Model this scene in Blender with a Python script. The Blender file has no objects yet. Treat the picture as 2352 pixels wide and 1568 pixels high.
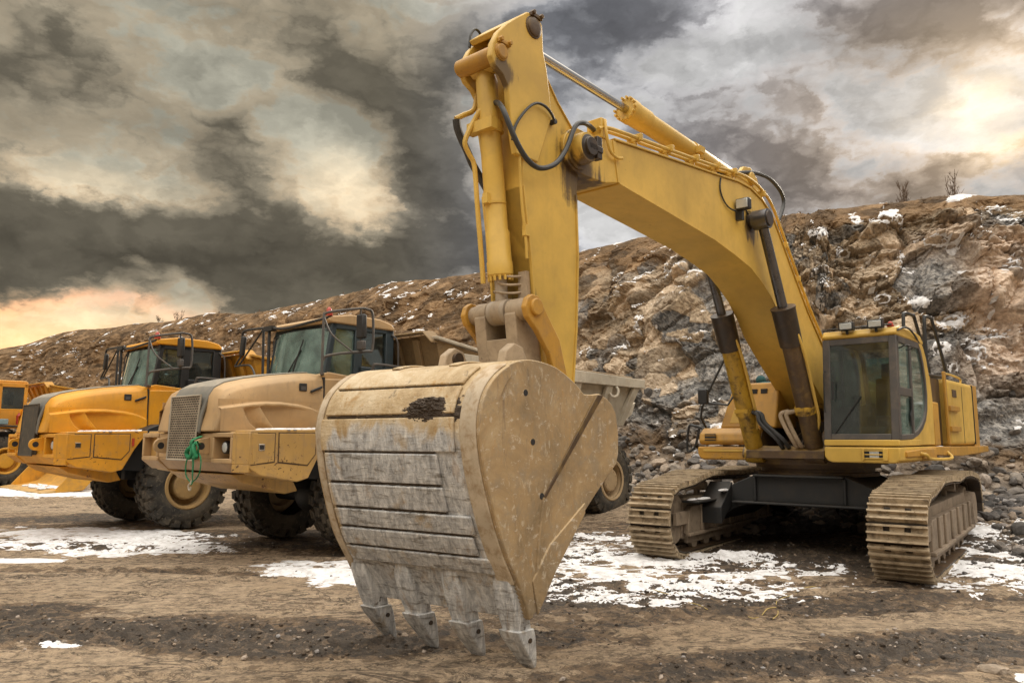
import bpy, bmesh, math, random
import numpy as np
R = math.radians
random.seed(7)
scene = bpy.context.scene
COL = scene.collection

# ------------------------------------------------------------------ camera
cam_data = bpy.data.cameras.new("camera")
cam_data.sensor_width = 36.0
cam_data.lens = 1750.0 / 2352.0 * 36.0
cam_data.clip_start = 0.05
cam_data.clip_end = 5000.0
cam = bpy.data.objects.new("camera", cam_data)
cam.location = (0, 0, 1.65)
cam.rotation_euler = (R(90 + 7.2), 0, 0)
COL.objects.link(cam)
scene.camera = cam

# ------------------------------------------------------------------ exposure
scene.view_settings.view_transform = 'Standard'
scene.view_settings.look = 'None'
scene.view_settings.exposure = 0.35
scene.view_settings.gamma = 1.0
scene.view_settings.use_curve_mapping = False
scene.cycles.max_bounces = 6
scene.cycles.transparent_max_bounces = 12

# ------------------------------------------------------------------ node helpers
class NT:
    def __init__(s, tree):
        s.t = tree
    def node(s, typ, **kw):
        n = s.t.nodes.new(typ)
        for k, v in kw.items():
            setattr(n, k, v)
        return n
    def put(s, sock, val):
        if val is None:
            return
        if isinstance(val, bpy.types.NodeSocket):
            s.t.links.new(val, sock)
        elif isinstance(val, (tuple, list)):
            if sock.type == 'RGBA' and len(val) == 3:
                val = tuple(val) + (1.0,)
            sock.default_value = val
        else:
            sock.default_value = val
    def m(s, op, a, b=None, c=None, clamp=False):
        n = s.node('ShaderNodeMath', operation=op, use_clamp=clamp)
        s.put(n.inputs[0], a); s.put(n.inputs[1], b); s.put(n.inputs[2], c)
        return n.outputs[0]
    def vm(s, op, a, b=None):
        if op == 'SCALE':
            n = s.node('ShaderNodeVectorMath', operation='SCALE'); s.put(n.inputs[0], a); n.inputs[3].default_value = 0.06 if b is None else b
            return n.outputs[0]
        n = s.node('ShaderNodeVectorMath', operation=op)
        s.put(n.inputs[0], a); s.put(n.inputs[1], b)
        return n.outputs[0]
    def mix(s, f, a, b, blend='MIX'):
        n = s.node('ShaderNodeMix', data_type='RGBA', blend_type=blend)
        s.put(n.inputs[0], f); s.put(n.inputs[6], a); s.put(n.inputs[7], b)
        return n.outputs[2]
    def ramp(s, f, stops, interp='LINEAR'):
        n = s.node('ShaderNodeValToRGB')
        n.color_ramp.interpolation = interp
        el = n.color_ramp.elements
        while len(el) < len(stops):
            el.new(0.5)
        for e, (p, c) in zip(el, stops):
            e.position = p
            if not isinstance(c, (tuple, list)):
                c = (c, c, c)
            e.color = tuple(c) + (1.0,)
        s.put(n.inputs[0], f)
        return n.outputs[0]
    def step(s, f, lo, hi, a=0.0, b=1.0):
        n = s.node('ShaderNodeMapRange', interpolation_type='SMOOTHSTEP')
        s.put(n.inputs[0], f)
        for i, v in enumerate((lo, hi, a, b)):
            s.put(n.inputs[i + 1], v)
        return n.outputs[0]
    def noise(s, vec, scale, detail=4.0, rough=0.55, dist=0.0, color=False):
        n = s.node('ShaderNodeTexNoise')
        s.put(n.inputs['Vector'], vec); s.put(n.inputs['Scale'], scale)
        s.put(n.inputs['Detail'], detail); s.put(n.inputs['Roughness'], rough)
        s.put(n.inputs['Distortion'], dist)
        return n.outputs['Color' if color else 'Fac']
    def mapping(s, vec, scale=(1, 1, 1), rot=(0, 0, 0), loc=(0, 0, 0)):
        n = s.node('ShaderNodeMapping')
        s.put(n.inputs[0], vec); s.put(n.inputs[1], loc); s.put(n.inputs[2], rot); s.put(n.inputs[3], scale)
        return n.outputs[0]
    def sep(s, vec):
        n = s.node('ShaderNodeSeparateXYZ'); s.put(n.inputs[0], vec)
        return n.outputs
    def comb(s, x, y, z):
        n = s.node('ShaderNodeCombineXYZ')
        s.put(n.inputs[0], x); s.put(n.inputs[1], y); s.put(n.inputs[2], z)
        return n.outputs[0]

# ------------------------------------------------------------------ sky
SUN_AZ, SUN_EL = 32.0, 24.0            # degrees right of +Y, degrees up
world = bpy.data.worlds.new("World")
scene.world = world
world.use_nodes = True
wt = world.node_tree
wt.nodes.clear()
W = NT(wt)
tc = W.node('ShaderNodeTexCoord')
vec = W.vm('NORMALIZE', tc.outputs['Generated'])
vx, vy, vz = W.sep(vec)
sky = W.node('ShaderNodeTexSky')
sky.sky_type = 'NISHITA'
sky.sun_disc = False
sky.sun_elevation = R(SUN_EL)
sky.sun_rotation = R(SUN_AZ)
sky.air_density = 1.4
sky.dust_density = 2.5
D = 57.2958
# ragged borders: the direction itself is bent by noise before the banks are laid out
wn = W.noise(W.mapping(vec, (1, 1, 1.6)), 3.2, 7, 0.6, 0.2, color=True)
wx, wy, wz = W.sep(wn)
wn2 = W.noise(W.mapping(vec, (1, 1, 1.8), loc=(3.1, 1.7, 0.4)), 9.0, 8, 0.66, 0.0, color=True)
ux, uy, uz = W.sep(wn2)
def cen(a, k):
    return W.m('MULTIPLY', W.m('SUBTRACT', a, 0.5), k)
az0 = W.m('MULTIPLY', W.m('ARCTAN2', vx, vy), D)
el0 = W.m('MULTIPLY', W.m('ARCSINE', vz), D)
az = W.m('ADD', W.m('ADD', az0, cen(wx, 11.0)), cen(ux, 7.0))
el = W.m('ADD', W.m('ADD', el0, cen(wy, 6.0)), cen(uy, 4.5))
def blob(a0, e0, sa, se, k, raw=False, tilt=0.0):
    a_ = W.m('SUBTRACT', az0 if raw else az, a0)
    e_ = W.m('SUBTRACT', el0 if raw else el, e0)
    if tilt:
        e_ = W.m('SUBTRACT', e_, W.m('MULTIPLY', a_, tilt))
    a_ = W.m('DIVIDE', a_, sa); e_ = W.m('DIVIDE', e_, se)
    q = W.m('ADD', W.m('MULTIPLY', a_, a_), W.m('MULTIPLY', e_, e_))
    return W.m('MULTIPLY', W.m('POWER', 2.71828, W.m('MULTIPLY', q, -1.0)), k)
# cloud deck projected on a flat layer, so that banks flatten towards the horizon
den = W.m('ADD', W.m('MAXIMUM', vz, 0.0), 0.16)
cp = W.comb(W.m('DIVIDE', vx, den), W.m('DIVIDE', vy, den), 0.0)
n1 = W.noise(cp, 1.05, 5, 0.56, 0.25)
n1b = n1
def puffs(off):
    v_ = W.mapping(W.vm('ADD', W.vm('ADD', vec, off), W.vm('MULTIPLY', W.vm('SUBTRACT', wn2, (0.5, 0.5, 0.5)), (0.10, 0.10, 0.06))), (1, 1, 1.8), loc=(0.7, 0.2, 0.9))
    s_ = None
    for sc_, k_ in ((4.2, 1.0), (9.5, 0.58), (21.0, 0.34), (47.0, 0.19)):
        q_ = W.m('MULTIPLY', W.m('ABSOLUTE', W.m('SUBTRACT', W.noise(v_, sc_, 0.0), 0.5)), k_)
        s_ = q_ if s_ is None else W.m('ADD', s_, q_)
    f_ = W.noise(v_, 5.0, 7, 0.60)
    return W.m('ADD', W.m('MULTIPLY', W.m('SUBTRACT', 0.222, s_), 2.7), W.m('MULTIPLY', W.m('SUBTRACT', f_, 0.5), 1.3))
n3 = puffs((0, 0, 0)); n3b = puffs((0.022, 0.0, 0.026))
dens = W.m('ADD', W.m('MULTIPLY', W.m('SUBTRACT', n1, 0.5), 0.7), n3)
SKY_BLOBS = [  # azimuth, elevation, half widths, weight (dark > 0, gap < 0)
    (-28, 13.0, 17, 2.6, 0.85, -0.02), (-8, 12.4, 13, 2.4, 0.85, 0.02), (-30, 10.4, 9, 1.5, 0.30, 0), (-16, 9.4, 10, 1.9, 0.75, 0),
    (-25, 20.8, 6.5, 2.8, 0.62, -0.22), (-22, 16.6, 6, 1.6, 0.22, 0), (-6, 20.5, 4.5, 6.0, 0.72, 0), (-13, 26.5, 4.6, 2.4, 0.62, -0.3),
    (-36, 25, 6, 4, 0.12, 0), (-26, 28.5, 7, 2.5, 0.12, 0), (-31, 20, 5, 2.5, 0.2, 0),
    (-13.5, 17.6, 6, 2.4, -0.62, -0.1), (-29, 16.6, 6, 1.0, -0.45, 0), (-21, 24.3, 5, 2.4, -0.42, 0), (-16, 21.5, 4, 2.0, -0.3, 0),
    (-24, 9.7, 2.6, 1.3, -0.55, -0.3), (-31, 6.9, 13, 1.7, -0.62, 0), (-24, 7.4, 3.0, 0.6, 0.55, 0), (-4.2, 11.6, 2.6, 1.0, -0.5, 0),
    (8, 12.8, 4.5, 2.5, -0.35, 0), (16, 23, 8, 3.0, 0.42, 0), (16.5, 18.8, 9, 2.2, 0.30, 0), (24, 23.5, 6, 3, 0.35, 0),
    (30, 27.0, 8, 2.4, 0.55, 0.1), (6, 28.5, 7, 2.0, 0.38, 0), (14, 26.6, 6, 1.6, -0.35, 0), (18, 28.8, 3, 1.5, -0.35, 0),
    (24, 15.6, 9, 1.8, 0.25, 0), (33, 17.6, 5, 1.5, 0.35, 0), (31.8, 22.6, 1.8, 1.3, 0.45, 0), (33, 20.2, 4.0, 2.6, -0.7, 0),
]
for a0, e0, sa, se, k, tl in SKY_BLOBS:
    dens = W.m('ADD', dens, blob(a0, e0, sa, se, k, tilt=tl))
edge = W.m('MULTIPLY', W.m('SUBTRACT', n3, n3b), 0.9)

# radiances of the finished sky (they are divided by the background strength below)
STR = 0.1
warm = W.step(az0, 4.0, -11.0)
sunside = blob(34, 20, 17, 10, 1.0, raw=True)
dark = W.mix(warm, (0.100, 0.103, 0.114), (0.092, 0.081, 0.060))
dark = W.mix(sunside, dark, (0.165, 0.125, 0.092))
mid = W.mix(warm, (0.245, 0.252, 0.272), (0.262, 0.226, 0.165))
mid = W.mix(sunside, mid, (0.42, 0.33, 0.25))
clear = W.mix(0.10, W.mix(warm, (0.40, 0.40, 0.405), (0.345, 0.325, 0.250)), W.mix(1.0, sky.outputs[0], (0.055, 0.055, 0.055), 'MULTIPLY'))
bright = W.mix(warm, (0.47, 0.465, 0.46), (0.66, 0.54, 0.37))
cream = W.m('MAXIMUM', blob(-12.0, 17.2, 6.5, 2.7, 1.15), W.m('MAXIMUM', blob(-30, 16.4, 9, 1.3, 0.7), W.m('MAXIMUM', blob(-33, 6.5, 16, 2.4, 0.9, raw=True), W.step(az0, -4.0, 4.0))))
lowgap = W.m('MINIMUM', cream, 1.0)
clear = W.mix(W.m('MULTIPLY', lowgap, 0.92), clear, bright)
f1 = W.step(dens, -0.26, 0.07)
f2 = W.step(dens, 0.06, 0.66)
colr = W.mix(f2, W.mix(f1, clear, mid), dark)
# silver linings where a bank thins towards the light
rim = W.m('MULTIPLY', W.step(dens, -0.30, -0.02), W.step(dens, 0.28, 0.0))
rimk = W.m('MULTIPLY', rim, W.m('ADD', 0.05, W.m('MULTIPLY', lowgap, 0.30)))
colr = W.mix(rimk, colr, W.mix(warm, (0.66, 0.65, 0.65), (0.92, 0.68, 0.42)))
colr = W.mix(1.0, colr, W.ramp(W.m('ADD', 0.5, W.m('MULTIPLY', edge, 0.9)), [(0.0, 0.68), (0.5, 1.0), (1.0, 1.34)]), 'MULTIPLY')
# glow of the hidden sun, and of the horizon on the left
g1 = blob(33.0, 20.8, 2.6, 1.8, 0.42)
g2 = blob(33.5, 22.0, 8.0, 5.5, 0.17)
g3 = blob(35.5, 18.2, 2.6, 1.0, 0.36)
glow = W.m('ADD', W.m('ADD', g1, g2), g3)
def addc(base, f, c):
    return W.mix(1.0, base, W.mix(f, (0, 0, 0), c), 'ADD')
def addk(base, f, c):
    n = W.node('ShaderNodeVectorMath', operation='SCALE')
    W.put(n.inputs[0], c); W.put(n.inputs[3], f)
    return W.mix(1.0, base, n.outputs[0], 'ADD')
colr = addk(colr, glow, (1.0, 0.74, 0.42))
gl = W.m('MULTIPLY', blob(-36, 5.4, 17, 2.9, 0.66, raw=True), W.step(dens, 0.60, 0.0))
colr = addk(colr, gl, (0.85, 0.37, 0.045))
gp = W.m('MULTIPLY', blob(-31, 8.3, 9, 0.6, 0.5), W.step(dens, 0.5, -0.1))
colr = addk(colr, gp, (0.75, 0.25, 0.10))
# unseen sky overhead and behind the photographer, brightened and warmed as added fill light
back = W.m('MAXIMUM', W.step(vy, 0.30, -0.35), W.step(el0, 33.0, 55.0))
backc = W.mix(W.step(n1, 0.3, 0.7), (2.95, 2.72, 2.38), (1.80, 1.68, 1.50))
backc = W.mix(W.step(el0, 48.0, 14.0), backc, (0.20, 0.165, 0.13))  # unseen low band darkened so less light gets under the machines
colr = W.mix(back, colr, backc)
below = W.step(el0, 0.5, -2.0)
colr = W.mix(below, colr, (0.10, 0.08, 0.06))
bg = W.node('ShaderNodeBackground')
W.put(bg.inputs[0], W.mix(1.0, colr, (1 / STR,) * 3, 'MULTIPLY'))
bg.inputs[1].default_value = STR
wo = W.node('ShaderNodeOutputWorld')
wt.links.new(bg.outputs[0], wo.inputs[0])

# ------------------------------------------------------------------ sun behind the clouds
sun_data = bpy.data.lights.new("sun", 'SUN')
sun_data.energy = 1.5
sun_data.angle = R(14.0)
sun_data.color = (1.0, 0.88, 0.72)
sun = bpy.data.objects.new("sun", sun_data)
sun.rotation_euler = (R(90 - SUN_EL), 0, R(180 - SUN_AZ))
COL.objects.link(sun)

# ------------------------------------------------------------------ numpy noise
def _hash(ix, iy, iz, seed):
    h = (ix.astype(np.uint32) * np.uint32(374761393)) ^ (iy.astype(np.uint32) * np.uint32(668265263)) ^ (iz.astype(np.uint32) * np.uint32(2246822519)) ^ np.uint32(seed * 3266489917 & 0xffffffff)
    h = (h ^ (h >> np.uint32(15))) * np.uint32(2246822519)
    h = (h ^ (h >> np.uint32(13))) * np.uint32(3266489917)
    h = h ^ (h >> np.uint32(16))
    return h
def _r(h):
    return (h & np.uint32(0xffffff)).astype(np.float64) / 16777215.0
def vnoise(p, seed=0):
    f = np.floor(p); q = p - f; i = f.astype(np.int64)
    q = q * q * q * (q * (q * 6 - 15) + 10)
    out = 0
    for dx in (0, 1):
        for dy in (0, 1):
            for dz in (0, 1):
                w = (q[:, 0] if dx else 1 - q[:, 0]) * (q[:, 1] if dy else 1 - q[:, 1]) * (q[:, 2] if dz else 1 - q[:, 2])
                out = out + w * _r(_hash(i[:, 0] + dx, i[:, 1] + dy, i[:, 2] + dz, seed))
    return out * 2 - 1
def fbm(p, octaves=5, gain=0.5, lac=2.03, seed=0):
    a, s, t = 1.0, 0, 0
    for o in range(octaves):
        s = s + a * vnoise(p, seed + o); t += a
        p = p * lac + 17.3; a *= gain
    return s / t
def cells(p, seed=0):
    """nearest jittered cell: id random, vector to the cell centre, distance to the second nearest minus nearest"""
    f = np.floor(p).astype(np.int64)
    best = np.full(len(p), 1e9); second = np.full(len(p), 1e9)
    vec = np.zeros_like(p); hid = np.zeros(len(p), np.uint32)
    for dx in (-1, 0, 1):
        for dy in (-1, 0, 1):
            for dz in (-1, 0, 1):
                ix, iy, iz = f[:, 0] + dx, f[:, 1] + dy, f[:, 2] + dz
                h = _hash(ix, iy, iz, seed)
                c = np.stack([ix + _r(h), iy + _r(h * np.uint32(747796405) + np.uint32(1)), iz + _r(h * np.uint32(2891336453) + np.uint32(7))], 1)
                d = p - c; dd = (d * d).sum(1)
                m = dd < best
                second = np.where(m, best, np.minimum(second, dd))
                best = np.where(m, dd, best); vec[m] = d[m]; hid = np.where(m, h, hid)
    return hid, vec, np.sqrt(second) - np.sqrt(best)
def smooth(x, a, b):
    t = np.clip((x - a) / (b - a), 0, 1)
    return t * t * (3 - 2 * t)

# ------------------------------------------------------------------ mesh helpers
def link(name, me, mat=None, parent=None):
    o = bpy.data.objects.new(name, me)
    COL.objects.link(o)
    if mat is not None:
        me.materials.append(mat)
    if parent is not None:
        o.parent = parent
    return o
def tag(o, label, cat, group=None, kind=None):
    o['label'] = label; o['category'] = cat
    if group: o['group'] = group
    if kind: o['kind'] = kind
    return o
def thing(name, label, cat, loc=(0, 0, 0), rz=0.0, group=None):
    o = bpy.data.objects.new(name, None)
    o.empty_display_size = 0.3
    COL.objects.link(o)
    o.location = loc; o.rotation_euler = (0, 0, rz)
    return tag(o, label, cat, group)
def catmull(pts, n=6):
    P = [np.array(p, float) for p in pts]
    if len(P) < 3:
        return P
    P = [2 * P[0] - P[1]] + P + [2 * P[-1] - P[-2]]
    out = []
    for i in range(1, len(P) - 2):
        for k in range(n):
            t = k / n
            a, b, c, d = P[i - 1], P[i], P[i + 1], P[i + 2]
            out.append(0.5 * (2 * b + (c - a) * t + (2 * a - 5 * b + 4 * c - d) * t * t + (3 * b - a - 3 * c + d) * t ** 3))
    out.append(P[-2])
    return out
def grid_faces(nu, nv, close=False):
    i = np.arange(nu - (0 if close else 1))[:, None]; j = np.arange(nv - 1)[None, :]
    a = i * nv + j; b = ((i + 1) % nu) * nv + j
    return np.stack([a, b, b + 1, a + 1], -1).reshape(-1, 4)
def np_mesh(name, V, F, smooth_shade=True):
    me = bpy.data.meshes.new(name)
    F = np.asarray(F, np.int32); k = F.shape[1]
    me.vertices.add(len(V)); me.vertices.foreach_set('co', np.asarray(V, np.float32).ravel())
    me.loops.add(F.size); me.loops.foreach_set('vertex_index', F.ravel())
    me.polygons.add(len(F)); me.polygons.foreach_set('loop_start', np.arange(0, F.size, k, dtype=np.int32))
    me.polygons.foreach_set('use_smooth', np.full(len(F), smooth_shade))
    me.update(calc_edges=True)
    return me
def attr(me, name, vals):
    a = me.attributes.new(name, 'FLOAT', 'POINT')
    a.data.foreach_set('value', np.asarray(vals, np.float32))

class MB:
    """collects shapes in one thing's own axes: x forward, y to its left, z up"""
    def __init__(s, xf=None):
        s.v = []; s.f = []; s.xf = xf; s.cuts = []
    def add(s, V, F):
        o = len(s.v); s.cuts.append((o, len(s.f)))
        s.v += [tuple(map(float, p)) for p in V]
        s.f += [tuple(o + i for i in f) for f in F]
        return s
    def box(s, x0, x1, y0, y1, z0, z1):
        V = [(x, y, z) for x in (x0, x1) for y in (y0, y1) for z in (z0, z1)]
        return s.add(V, [(0, 1, 3, 2), (4, 6, 7, 5), (0, 4, 5, 1), (2, 3, 7, 6), (0, 2, 6, 4), (1, 5, 7, 3)])
    def prism(s, prof, a, b, axis='y'):
        n = len(prof)
        def P(p, t):
            return {'y': (p[0], t, p[1]), 'x': (t, p[0], p[1]), 'z': (p[0], p[1], t)}[axis]
        V = [P(p, a) for p in prof] + [P(p, b) for p in prof]
        F = [tuple(range(n)), tuple(range(2 * n - 1, n - 1, -1))]
        F += [(i, i + n, (i + 1) % n + n, (i + 1) % n) for i in range(n)]
        return s.add(V, F)
    def slab(s, c8):
        return s.add(c8, [(0, 1, 2, 3), (7, 6, 5, 4), (0, 4, 5, 1), (1, 5, 6, 2), (2, 6, 7, 3), (3, 7, 4, 0)])
    def loft(s, rings, cap=True, closed=True):
        n = len(rings[0]); V = [p for r in rings for p in r]; F = []
        for k in range(len(rings) - 1):
            for i in range(n if closed else n - 1):
                j = (i + 1) % n
                F.append((k * n + i, k * n + j, (k + 1) * n + j, (k + 1) * n + i))
        if cap:
            F.append(tuple(range(n - 1, -1, -1))); F.append(tuple((len(rings) - 1) * n + i for i in range(n)))
        return s.add(V, F)
    def _frame(s, d):
        d = d / (np.linalg.norm(d) + 1e-12)
        h = np.array([0, 0, 1.0]) if abs(d[2]) < 0.9 else np.array([1.0, 0, 0])
        u = np.cross(h, d); u /= np.linalg.norm(u)
        return u, np.cross(d, u)
    def cyl(s, p0, p1, r0, r1=None, n=20):
        p0 = np.array(p0, float); p1 = np.array(p1, float); r1 = r0 if r1 is None else r1
        u, w = s._frame(p1 - p0)
        ring = lambda p, r: [p + (u * math.cos(t) + w * math.sin(t)) * r for t in np.linspace(0, 2 * math.pi, n, endpoint=False)]
        return s.loft([ring(p0, r0), ring(p1, r1)])
    def lathe(s, p0, p1, prof, n=24, cap=True):
        """prof: (t, r), t in metres from p0 towards p1"""
        p0 = np.array(p0, float); p1 = np.array(p1, float); d = p1 - p0; d /= np.linalg.norm(d)
        u, w = s._frame(d)
        A = np.linspace(0, 2 * math.pi, n, endpoint=False)
        return s.loft([[p0 + d * t + (u * math.cos(a) + w * math.sin(a)) * max(r, 1e-4) for a in A] for t, r in prof], cap=cap)
    def tube(s, pts, r, n=8, curve=5):
        P = catmull(pts, curve) if curve else [np.array(p, float) for p in pts]
        rings = []
        u = None
        for i, p in enumerate(P):
            d = P[min(i + 1, len(P) - 1)] - P[max(i - 1, 0)]
            d = d / (np.linalg.norm(d) + 1e-9)
            if u is None:
                u, w = s._frame(d)
            u = u - d * (u @ d); u /= np.linalg.norm(u) + 1e-9
            w = np.cross(d, u)
            rr = r if not callable(r) else r(i / (len(P) - 1))
            rings.append([p + (u * math.cos(t) + w * math.sin(t)) * rr for t in np.linspace(0, 2 * math.pi, n, endpoint=False)])
        return s.loft(rings)
    def ball(s, c, r, nu=12, nv=8):
        r = (r, r, r) if not isinstance(r, (tuple, list)) else r
        rings = []
        for j in range(1, nv):
            t = math.pi * j / nv
            rings.append([(c[0] + r[0] * math.sin(t) * math.cos(a), c[1] + r[1] * math.sin(t) * math.sin(a), c[2] - r[2] * math.cos(t)) for a in np.linspace(0, 2 * math.pi, nu, endpoint=False)])
        return s.loft(rings)
    def strip(s, line, y0, y1, th):
        """plate following a polyline (x, z), raised th to the left of the running direction"""
        L = [np.array(p, float) for p in line]
        up = []
        for i in range(len(L)):
            d = L[min(i + 1, len(L) - 1)] - L[max(i - 1, 0)]
            nrm = np.array([-d[1], d[0]]) / (np.linalg.norm(d) + 1e-9)
            up.append(L[i] + nrm * th)
        rings = [[(a[0], y0, a[1]), (a[0], y1, a[1]), (b[0], y1, b[1]), (b[0], y0, b[1])] for a, b in zip(L, up)]
        return s.loft(rings)
    def build(s, name, mat, parent=None, bevel=0.0, angle=32, seg=2, split=0):
        """split=n: every n shapes become an object of their own"""
        if split and len(s.cuts) > split:
            cuts = s.cuts[::split] + [(len(s.v), len(s.f))]; first = None
            for (v0, f0), (v1, f1) in zip(cuts[:-1], cuts[1:]):
                q = MB(s.xf); q.add(s.v[v0:v1], [tuple(i - v0 for i in f) for f in s.f[f0:f1]])
                o = q.build(name, mat, parent, bevel, angle, seg)
                first = first or o
            return first
        V = s.v
        if s.xf is not None:
            V = [s.xf(*p) for p in V]
        me = bpy.data.meshes.new(name)
        me.from_pydata(V, [], s.f)
        bm = bmesh.new(); bm.from_mesh(me)
        bmesh.ops.recalc_face_normals(bm, faces=bm.faces)
        ca = R(angle)
        for f in bm.faces: f.smooth = True
        for e in bm.edges:
            if len(e.link_faces) == 2 and e.calc_face_angle(0) > ca: e.smooth = False
        bm.to_mesh(me); bm.free()
        o = link(name, me, mat, parent)
        if bevel > 0:
            b = o.modifiers.new('bevel', 'BEVEL')
            b.width = bevel; b.segments = seg; b.limit_method = 'ANGLE'; b.angle_limit = R(28)
            b.harden_normals = False
        return o

# ------------------------------------------------------------------ materials
def new_mat(name):
    m = bpy.data.materials.new(name); m.use_nodes = True
    t = m.node_tree; t.nodes.clear()
    n = NT(t)
    out = n.node('ShaderNodeOutputMaterial')
    b = n.node('ShaderNodeBsdfPrincipled')
    t.links.new(b.outputs[0], out.inputs[0])
    return m, n, b, out
def bump(n, b, h, strength=0.3, dist=0.02):
    bn = n.node('ShaderNodeBump')
    n.put(bn.inputs['Strength'], strength); n.put(bn.inputs['Distance'], dist); n.put(bn.inputs['Height'], h)
    n.put(b.inputs['Normal'], bn.outputs[0])
def worn(name, col, dirt=(0.20, 0.15, 0.10), dirt_amt=0.35, rust=0.15, rough=0.5, scale=1.0, dust_top=0.35, metal=0.0, streak=0.3, fleck=0.0, chip=(0.035, 0.022, 0.015), stains=()):
    m, n, b, out = new_mat(name)
    tc = n.node('ShaderNodeTexCoord').outputs['Object']
    a1 = n.noise(tc, 0.9 * scale, 6, 0.6)
    c = n.mix(n.step(a1, 0.3, 0.7), tuple(x * 0.80 for x in col), tuple(min(1, x * 1.14) for x in col))
    a2 = n.noise(tc, 5.5 * scale, 9, 0.68, 0.4)
    c = n.mix(n.m('MULTIPLY', n.step(a2, 0.44, 0.72), dirt_amt), c, dirt)
    a3 = n.noise(n.mapping(tc, (11 * scale, 11 * scale, 0.7 * scale)), 1.0, 6, 0.65)
    c = n.mix(n.m('MULTIPLY', n.step(a3, 0.52, 0.78), streak), c, tuple(x * 0.55 for x in dirt))
    geo = n.node('ShaderNodeNewGeometry')
    nz = n.sep(geo.outputs['Normal'])[2]
    c = n.mix(n.m('MULTIPLY', n.m('MULTIPLY', n.step(nz, 0.35, 0.95), dust_top), n.step(a2, 0.25, 0.6)), c, tuple(min(1, x * 1.5) for x in dirt))
    if rust > 0:
        a4 = n.noise(tc, 17 * scale, 8, 0.72, 0.3)
        a5 = n.noise(tc, 1.7 * scale, 4, 0.6)
        k = n.step(n.m('ADD', a4, n.m('MULTIPLY', n.m('SUBTRACT', a5, 0.5), 0.55)), 0.72 - rust * 0.3, 0.76 - rust * 0.3)
        c = n.mix(k, c, n.mix(n.step(a2, 0.4, 0.6), chip, (0.16, 0.07, 0.03)))
    if fleck > 0:
        a6 = n.noise(n.mapping(tc, (1, 1, 0.6), rot=(0.5, 0.7, 0.2)), 38 * scale, 4, 0.7, 0.6)
        c = n.mix(n.m('MULTIPLY', n.step(a6, 0.62, 0.70), fleck), c, (0.62, 0.56, 0.46))
    for (sx, sy, sz, sr) in stains:
        dv = n.node('ShaderNodeVectorMath', operation='DISTANCE'); n.put(dv.inputs[0], tc); n.put(dv.inputs[1], (sx, sy, sz))
        dk = n.m('ADD', n.m('DIVIDE', dv.outputs['Value'], sr), n.m('ADD', n.m('MULTIPLY', n.m('SUBTRACT', a3, 0.5), 1.5), n.m('MULTIPLY', n.m('SUBTRACT', a2, 0.5), 1.0)))
        c = n.mix(n.m('MULTIPLY', n.step(dk, 1.0, 0.55), 0.85), c, (0.060, 0.036, 0.022))
    n.put(b.inputs['Base Color'], c)
    n.put(b.inputs['Metallic'], metal)
    n.put(b.inputs['Roughness'], n.m('ADD', rough, n.m('MULTIPLY', n.m('SUBTRACT', a2, 0.5), 0.35), clamp=True))
    bump(n, b, n.m('ADD', a2, n.m('MULTIPLY', n.noise(tc, 40 * scale, 4, 0.6), 0.5)), 0.16, 0.006)
    return m
def plain(name, col, rough=0.6, metal=0.0, var=0.25, scale=8.0):
    m, n, b, out = new_mat(name)
    tc = n.node('ShaderNodeTexCoord').outputs['Object']
    a = n.noise(tc, scale, 6, 0.6)
    n.put(b.inputs['Base Color'], n.mix(a, tuple(x * (1 - var) for x in col), tuple(min(1, x * (1 + var)) for x in col)))
    n.put(b.inputs['Roughness'], n.m('ADD', rough, n.m('MULTIPLY', n.m('SUBTRACT', a, 0.5), 0.3), clamp=True))
    n.put(b.inputs['Metallic'], metal)
    return m
def glass(name, tint=(0.55, 0.66, 0.64), dust=0.16, dustc=(0.42, 0.46, 0.44), refl=0.16):
    m, n, b, out = new_mat(name)
    n.t.nodes.remove(b)
    tc = n.node('ShaderNodeTexCoord').outputs['Object']
    tr = n.node('ShaderNodeBsdfTransparent'); n.put(tr.inputs[0], tint)
    gl = n.node('ShaderNodeBsdfGlossy'); n.put(gl.inputs[0], (0.9, 0.95, 0.95)); gl.inputs['Roughness'].default_value = 0.04
    df = n.node('ShaderNodeBsdfDiffuse'); n.put(df.inputs[0], dustc)
    fr = n.node('ShaderNodeFresnel'); fr.inputs[0].default_value = 1.5
    s1 = n.node('ShaderNodeMixShader'); n.put(s1.inputs[0], n.m('ADD', fr.outputs[0], refl, clamp=True))
    n.t.links.new(tr.outputs[0], s1.inputs[1]); n.t.links.new(gl.outputs[0], s1.inputs[2])
    a = n.noise(tc, 3.0, 8, 0.65)
    s2 = n.node('ShaderNodeMixShader'); n.put(s2.inputs[0], n.m('MULTIPLY', n.step(a, 0.2, 0.8), dust * 2))
    n.t.links.new(s1.outputs[0], s2.inputs[1]); n.t.links.new(df.outputs[0], s2.inputs[2])
    n.t.links.new(s2.outputs[0], out.inputs[0])
    return m

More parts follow.
